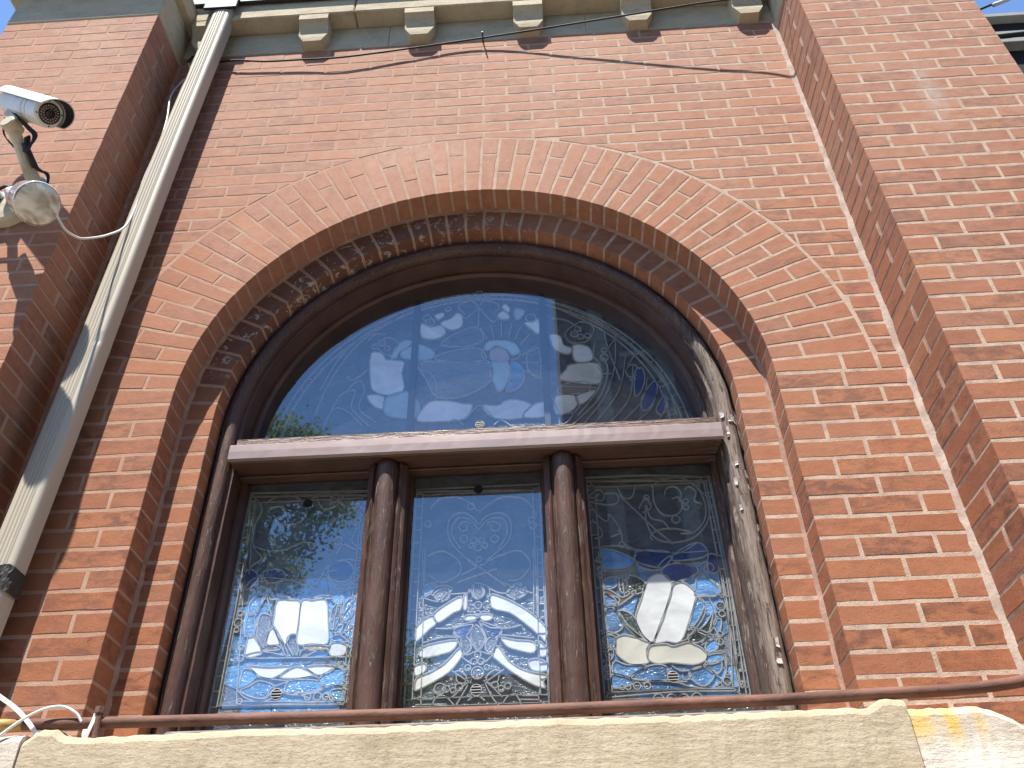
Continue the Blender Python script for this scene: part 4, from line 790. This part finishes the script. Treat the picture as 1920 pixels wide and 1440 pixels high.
# ------------------------------------------------------------------ security camera
B = Vector((-1.78, -0.42, 2.222)); Fp = Vector((-1.545, -0.475, 2.045)); ax = (Fp-B).normalized(); Lc = (Fp-B).length
sc = thing('security_camera', 'white bullet security camera with hooded lens on a yellowed wall bracket', 'security camera', (-1.642, -PD, 1.881)); L = lambda o: at_wall(o, sc)
rc = 0.054
v = MB(); v.lathe(B, Fp, [(0, 0.030), (0.004, 0.045), (0.02, rc), (Lc*0.62, rc), (Lc*0.625, rc-0.003), (Lc*0.64, rc-0.003), (Lc*0.645, rc), (Lc*0.72, rc), (Lc*0.725, rc-0.003), (Lc*0.74, rc-0.003), (Lc*0.745, rc), (Lc-0.006, rc), (Lc, rc-0.004)], 36); L(v.build('housing', M['housing'], sc, False))
upv = Vector((0, 0, 1)); upv = (upv-ax*upv.dot(ax)).normalized(); sd = ax.cross(upv)
V = []; F = []; na, nl = 18, 6
for rr in (rc+0.005, rc+0.0085):
    for j in range(nl+1):
        for k in range(na+1):
            a = math.radians(-96+192*k/na); ext = Lc*(-0.04)+(Lc*1.27+0.0-(0.045*(abs(a)/1.7)**2))*j/nl if False else (-0.012+(Lc+0.075-0.04*(abs(a)/1.7)**2+0.012)*j/nl)
            V.append(B+ax*ext+(upv*math.cos(a)+sd*math.sin(a))*rr)
m = (nl+1)*(na+1); row = na+1
for j in range(nl):
    for k in range(na):
        i = j*row+k; F.append((i, i+1, i+row+1, i+row)); F.append((m+i, m+i+row, m+i+row+1, m+i+1))
for j in range(nl):
    for k in (0, na): i = j*row+k; F.append((i, i+row, m+i+row, m+i))
for k in range(na):
    for j in (0, nl): i = j*row+k; F.append((i, i+1, m+i+1, m+i))
hood = L(link('sun_hood', mesh('sun_hood', V, F), M['housing'], sc))
V = []; F = []
for j in (0, 1):
    for k in range(na+1):
        a = math.radians(-94+188*k/na); e = Lc+0.004 if j == 0 else Lc+0.073-0.04*(abs(a)/1.7)**2
        V.append(B+ax*e+(upv*math.cos(a)+sd*math.sin(a))*(rc+0.0045))
for k in range(na): F.append((k, k+1, row+k+1, row+k))
L(link('hood_lining', mesh('hood_lining', V, F), M['black'], hood))
v = MB(); v.lathe(Fp-ax*0.001, Fp+ax, [(0, 0.040), (0.003, 0.040), (0.004, 0.036)], 32); face = L(v.build('lens_window', M['lensblack'], sc))
v = MB(); v.lathe(Fp+ax*0.002, Fp+ax, [(0, 0.016), (0.008, 0.016), (0.009, 0.011), (0.006, 0.009)], 24); L(v.build('lens', M['lensblack'], face))
lm = MB()
for ring, cnt in ((0.022, 14), (0.031, 20)):
    for k in range(cnt):
        a = 2*math.pi*k/cnt; c = Fp+ax*0.0028+(upv*math.cos(a)+sd*math.sin(a))*ring; lm.lathe(c, c+ax, [(0, 0.0034), (0.0022, 0.0032), (0.0036, 0.0015)], 8)
L(lm.build('infrared_leds', M['led'], face, kind='stuff'))
for k in range(4):
    a = math.radians(45+90*k); c = Fp-ax*0.001+(upv*math.cos(a)+sd*math.sin(a))*0.0465; v = MB(); v.lathe(c, c+ax, [(0, 0.0038), (0.002, 0.0036)], 8); L(v.build('screw', M['screw'], sc))
J = Vector((-1.705, -0.435, 2.035)); Bs = Vector((-1.642, -PD, 1.881)); mid = B+ax*Lc*0.45-upv*rc
v = MB(); c = mid; v.add([c+ax*a+sd*b-upv*d for a, b, d in ((-.055,-.022,-.004),(.055,-.022,-.004),(.055,.022,-.004),(-.055,.022,-.004),(-.04,-.018,.03),(.04,-.018,.03),(.04,.018,.03),(-.04,.018,.03))], [(0,1,2,3),(7,6,5,4),(0,4,5,1),(1,5,6,2),(2,6,7,3),(3,7,4,0)]); L(v.build('mounting_shoe', M['bracket'], sc))
v = MB(); v.tube([mid-upv*0.025, J], 0.017, 12); v.lathe(J-sd*0.032, J+sd*0.03, [(0, 0.026), (0.004, 0.030), (0.058, 0.030), (0.062, 0.026)], 20); L(v.build('joint', M['bracket'], sc))
v = MB(); v.tube([J, J+(Bs-J)*0.3, J+(Bs-J)*0.32, Bs+Vector((0, -0.02, 0.0))], 0.02, 14, True, [0.024, 0.021, 0.0225, 0.027]); L(v.build('arm', M['bracket'], sc))
v = MB(); v.lathe(Bs, Bs+Vector((0,-1,0)), [(0, 0.046), (0.010, 0.046), (0.016, 0.040), (0.02, 0.028)], 24); L(v.build('wall_plate', M['housing'], sc))
v = MB()
for k in range(3):
    d = 0.006*k
    v.tube(spline([mid-upv*0.01+sd*(0.02+d)+ax*0.03, J+Vector((0.055+d, 0.0, -0.005)), J+Vector((0.085+d, 0.02, -0.04)), J+Vector((0.07-d, 0.04, -0.10)), J+Vector((0.045+d, 0.03, -0.03+d)), J+Vector((0.06+d, 0.05, -0.09)), J+Vector((0.085, 0.10, -0.13+d)), Bs+Vector((0.05, -0.03, 0.03-d)), Bs+Vector((0.06, -0.015, -0.07))], 6), 0.0042, 6)
v.tube([J+Vector((0.05, 0.035, -0.06)), J+Vector((0.085, 0.09, -0.13))], 0.012, 8)
L(v.build('cable_bundle', M['cable'], sc, True))
v = MB(); v.tube(spline([B+Vector((0.0, 0, -0.03)), B+Vector((-0.02, 0.03, -0.07)), B+Vector((-0.02, 0.06, -0.12)), B+Vector((0.03, 0.08, -0.18))], 6), 0.004, 6); L(v.build('tail_cable', M['cable'], sc, True))
# floodlight
fl = thing('floodlight', 'round glass floodlight bulb on a weathered round wall box below the security camera', 'floodlight', (-1.678, -PD, 1.735)); L = lambda o: at_wall(o, fl)
Bx = Vector((-1.70, -PD, 1.74))
v = MB(); v.lathe(Bx, Bx+Vector((0,-1,0)), [(0, 0.085), (0.03, 0.085), (0.042, 0.076), (0.046, 0.05)], 32); L(v.build('wall_box', M['bracket'], fl))
S = Vector((-1.60, -0.385, 1.695)); Fq = Vector((-1.437, -0.452, 1.553)); t = (Fq-S).normalized(); Ln = (Fq-S).length
v = MB(); v.tube([Bx+Vector((0.02,-0.04,0.02)), S+Vector((-0.03, 0.0, 0.02)), S], 0.017, 12); v.lathe(S-t*0.02, S+t, [(0, 0.022), (0.006, 0.030), (0.075, 0.032), (0.08, 0.027)], 20); L(v.build('lamp_holder', M['housing'], fl))
v = MB(); v.tube([Bx+Vector((-0.02,-0.04,0.03)), Bx+Vector((-0.06,-0.10,0.06)), Bx+Vector((-0.11,-0.15,0.05))], 0.016, 12); v.lathe(Bx+Vector((-0.09,-0.13,0.055)), Bx+Vector((-0.19,-0.20,0.02)), [(0, 0.024), (0.005, 0.031), (0.09, 0.032), (0.095, 0.026)], 20); L(v.build('empty_lamp_holder', M['housing'], fl))
tb = NT('bulb_reflector'); M['bulb'] = tb.done(tb.ramp(tb.noise(tb.pos(), 14, 3, 0.6), [(0.3, (0.42,0.37,0.29)), (0.7, (0.72,0.69,0.62))]), 0.16, tb.bump(tb.noise(tb.pos(), 40, 2, 0.5), 0.4, 0.01), Metallic=0.85)
v = MB(); v.lathe(S+t*0.05, Fq, [(0, 0.022), (0.02, 0.030), (0.05, 0.050), (0.085, 0.068), (Ln-0.05-0.012, 0.0745), (Ln-0.05-0.004, 0.0745)], 36); bl = L(v.build('bulb', M['bulb'], fl, True))
v = MB(); v.lathe(Fq-t*0.016, Fq, [(0, 0.0765), (0.008, 0.0765), (0.013, 0.070), (0.020, 0.045), (0.023, 0.01)], 36)
tl = NT('bulb_lens'); P_ = tl.pos(); M['bulblens'] = tl.done(tl.ramp(tl.noise(tl.scaled(P_, (1,1,2.2)), 13, 2, 0.4, 0.8), [(0.35, (0.35,0.31,0.24)), (0.5, (0.62,0.57,0.47)), (0.68, (0.85,0.82,0.76))]), 0.1, tl.bump(tl.noise(P_, 90, 2, 0.5), 0.2, 0.004), **{'Coat Weight': 0.6})
L(v.build('bulb_lens', M['bulblens'], bl, True))
v = MB(); v.tube(spline([S+Vector((-0.02,0.0,0.03)), S+Vector((-0.06, 0.0, 0.05)), S+Vector((-0.11, 0.02, 0.02)), Bx+Vector((-0.02,-0.05,0.02))], 6), 0.006, 8); L(v.build('lamp_lead', M['cable'], fl, True))

# ------------------------------------------------------------------ dark eave beyond the right pier
nb = thing('neighbouring_eave', 'black eave with grey trim boards and cables seen past the right pier', 'eave', (3.2, 0.1, 3.0)); L = lambda o: at_wall(o, nb)
v = MB(); v.box((2.19, 0.10, 1.2), (4.6, 0.6, 3.19)); L(v.build('eave_shade', M['shade_black'], nb))  # black box drawn where the eave's underside lies in shade
for z, h, y in ((3.195, 0.03, 0.06), (3.035, 0.03, 0.06), (2.955, 0.035, 0.05)):
    v = MB(); v.box((2.19, y, z), (4.6, 0.12, z+h), 0.003); L(v.build('trim_board', M['greytrim'], nb))
v = MB(); v.tube(spline([(2.30, -0.02, 2.88), (2.7, -0.03, 2.90), (3.4, -0.05, 2.93), (4.4, -0.1, 3.0)], 4), 0.012, 8); L(v.build('conduit', M['shade_black'], nb, True))
cable([(2.36, -0.16, 2.92), (2.45, -0.17, 2.955), (2.56, -0.18, 3.02), (2.68, -0.19, 3.10), (2.9, -0.22, 3.27)], 0.009, 'white_cable', 'grey_cable', 'pale grey cable rising past the right pier in front of the black eave')
cable([(2.38, 0.0, 3.13), (2.48, -0.02, 3.16), (2.58, -0.03, 3.20), (2.70, -0.05, 3.28), (2.9, -0.07, 3.42)], 0.006, 'cable', 'thin_cable', 'thin dark cable rising into the sky beside the right pier')

# ------------------------------------------------------------------ the far side of the street, mirrored in the panes
def facade(name, label, x0, x1, y, ztop, mat, cols, rows, zfirst=-1.2, depth=6.0):
    t = thing(name, label, 'building', ((x0+x1)/2, y, -2.42), 'buildings across the street'); L = lambda o: at_wall(o, t)
    v = MB(); v.box((x0, y-depth, -2.42), (x1, y, ztop)); L(v.build('wall', M[mat], t))
    v = MB(); v.box((x0-0.15, y-depth, ztop), (x1+0.15, y+0.25, ztop+0.35), 0.03); L(v.build('roof', M['roof'], t))
    for r in range(rows):
        for c in range(cols):
            cx = x0+(x1-x0)*(c+0.5)/cols; z = zfirst+r*3.1
            if z+1.9 > ztop: continue
            v = MB(); v.box((cx-0.5, y+0.002, z), (cx+0.5, y+0.03, z+1.7), 0.01); w = L(v.build('window', M['farglass'], t))
            v = MB(); v.box((cx-0.62, y+0.001, z-0.14), (cx+0.62, y+0.12, z-0.002), 0.01); L(v.build('window_sill', M['farstone'], w))
    return t
t = facade('apartment_building', 'tall dark brick apartment building across the street, mirrored in the right of the fanlight', 1.12, 16.0, -11.7, 17.5, 'farbrick', 5, 6)
L = lambda o: at_wall(o, t)
v = MB(); v.box((0.66, -14.5, 6.9), (1.119, -11.72, 17.4)); L(v.build('side_bay', M['farbrick'], t))
for x in (1.55, 2.9, 4.6, 6.2, 8.0): 
    v = MB(); v.box((x-0.16, -11.699, -2.4), (x+0.16, -11.45, 17.0), 0.02); L(v.build('pilaster', M['farstone'], t))
facade('row_house', 'low brick house across the street mirrored along the bottom of the middle pane', -3.4, 1.05, -11.9, 3.9, 'farbrick', 3, 2)
facade('row_house', 'low stone house across the street mirrored along the bottom of the left pane', -12.0, -3.5, -12.2, 3.6, 'farstone', 4, 2)
def tree(label, x, y, z0, h, crown, seed, n=5200, group='street trees opposite'):
    q = random.Random(seed); t = thing('street_tree', label, 'tree', (x, y, z0), group); L = lambda o: at_wall(o, t)
    (cx, cy, cz), (rx, ry, rz) = crown
    v = MB(); v.tube([(x, y, z0), (x+0.05, y, z0+h*0.3), (cx, cy, cz-rz*0.2), (cx, cy, cz+rz*0.6)], 0.14, 10, True, [0.17, 0.14, 0.09, 0.03]); tips = []
    for k in range(26):
        a = q.uniform(0, 6.28); b = q.uniform(-0.5, 1.2); s = (0, 0, 0); st = Vector((cx, cy, cz-rz*q.uniform(-0.3, 0.6)))
        e = Vector((cx+rx*0.9*math.cos(a)*math.cos(b), cy+ry*0.9*math.sin(a)*math.cos(b), cz+rz*0.9*math.sin(b)))
        m = (st+e)/2+Vector((0, 0, -0.12)); v.tube([st, m, e], 0.03, 5, False, [0.045, 0.025, 0.008]); tips += [e, (m+e)/2]
    L(v.build('trunk', M['bark'], t))
    V = []; F = []
    for k in range(n):
        c = q.choice(tips)+Vector((q.gauss(0, 0.21), q.gauss(0, 0.21), q.gauss(0, 0.19)))
        u = Vector((q.gauss(0,1), q.gauss(0,1), q.gauss(0,1))).normalized(); w = u.orthogonal().normalized(); s = q.uniform(0.03, 0.065)
        i = len(V); V += [c-u*s, c+w*s*0.6, c+u*s, c-w*s*0.6]; F.append((i, i+1, i+2, i+3))
    L(link('crown', mesh('crown', V, F), M['leaf'], t)); return t
tree('leafy green street tree mirrored in the left stained glass pane', -5.7, -11.2, -2.42, 9, ((-5.2, -11.2, 7.1), (1.7, 1.4, 2.2)), 11, 11500)
tree('low green street tree mirrored in the bottom left of the middle pane', -2.45, -10.6, -2.42, 5, ((-2.5, -10.6, 3.2), (0.8, 0.9, 1.3)), 12, 2600)
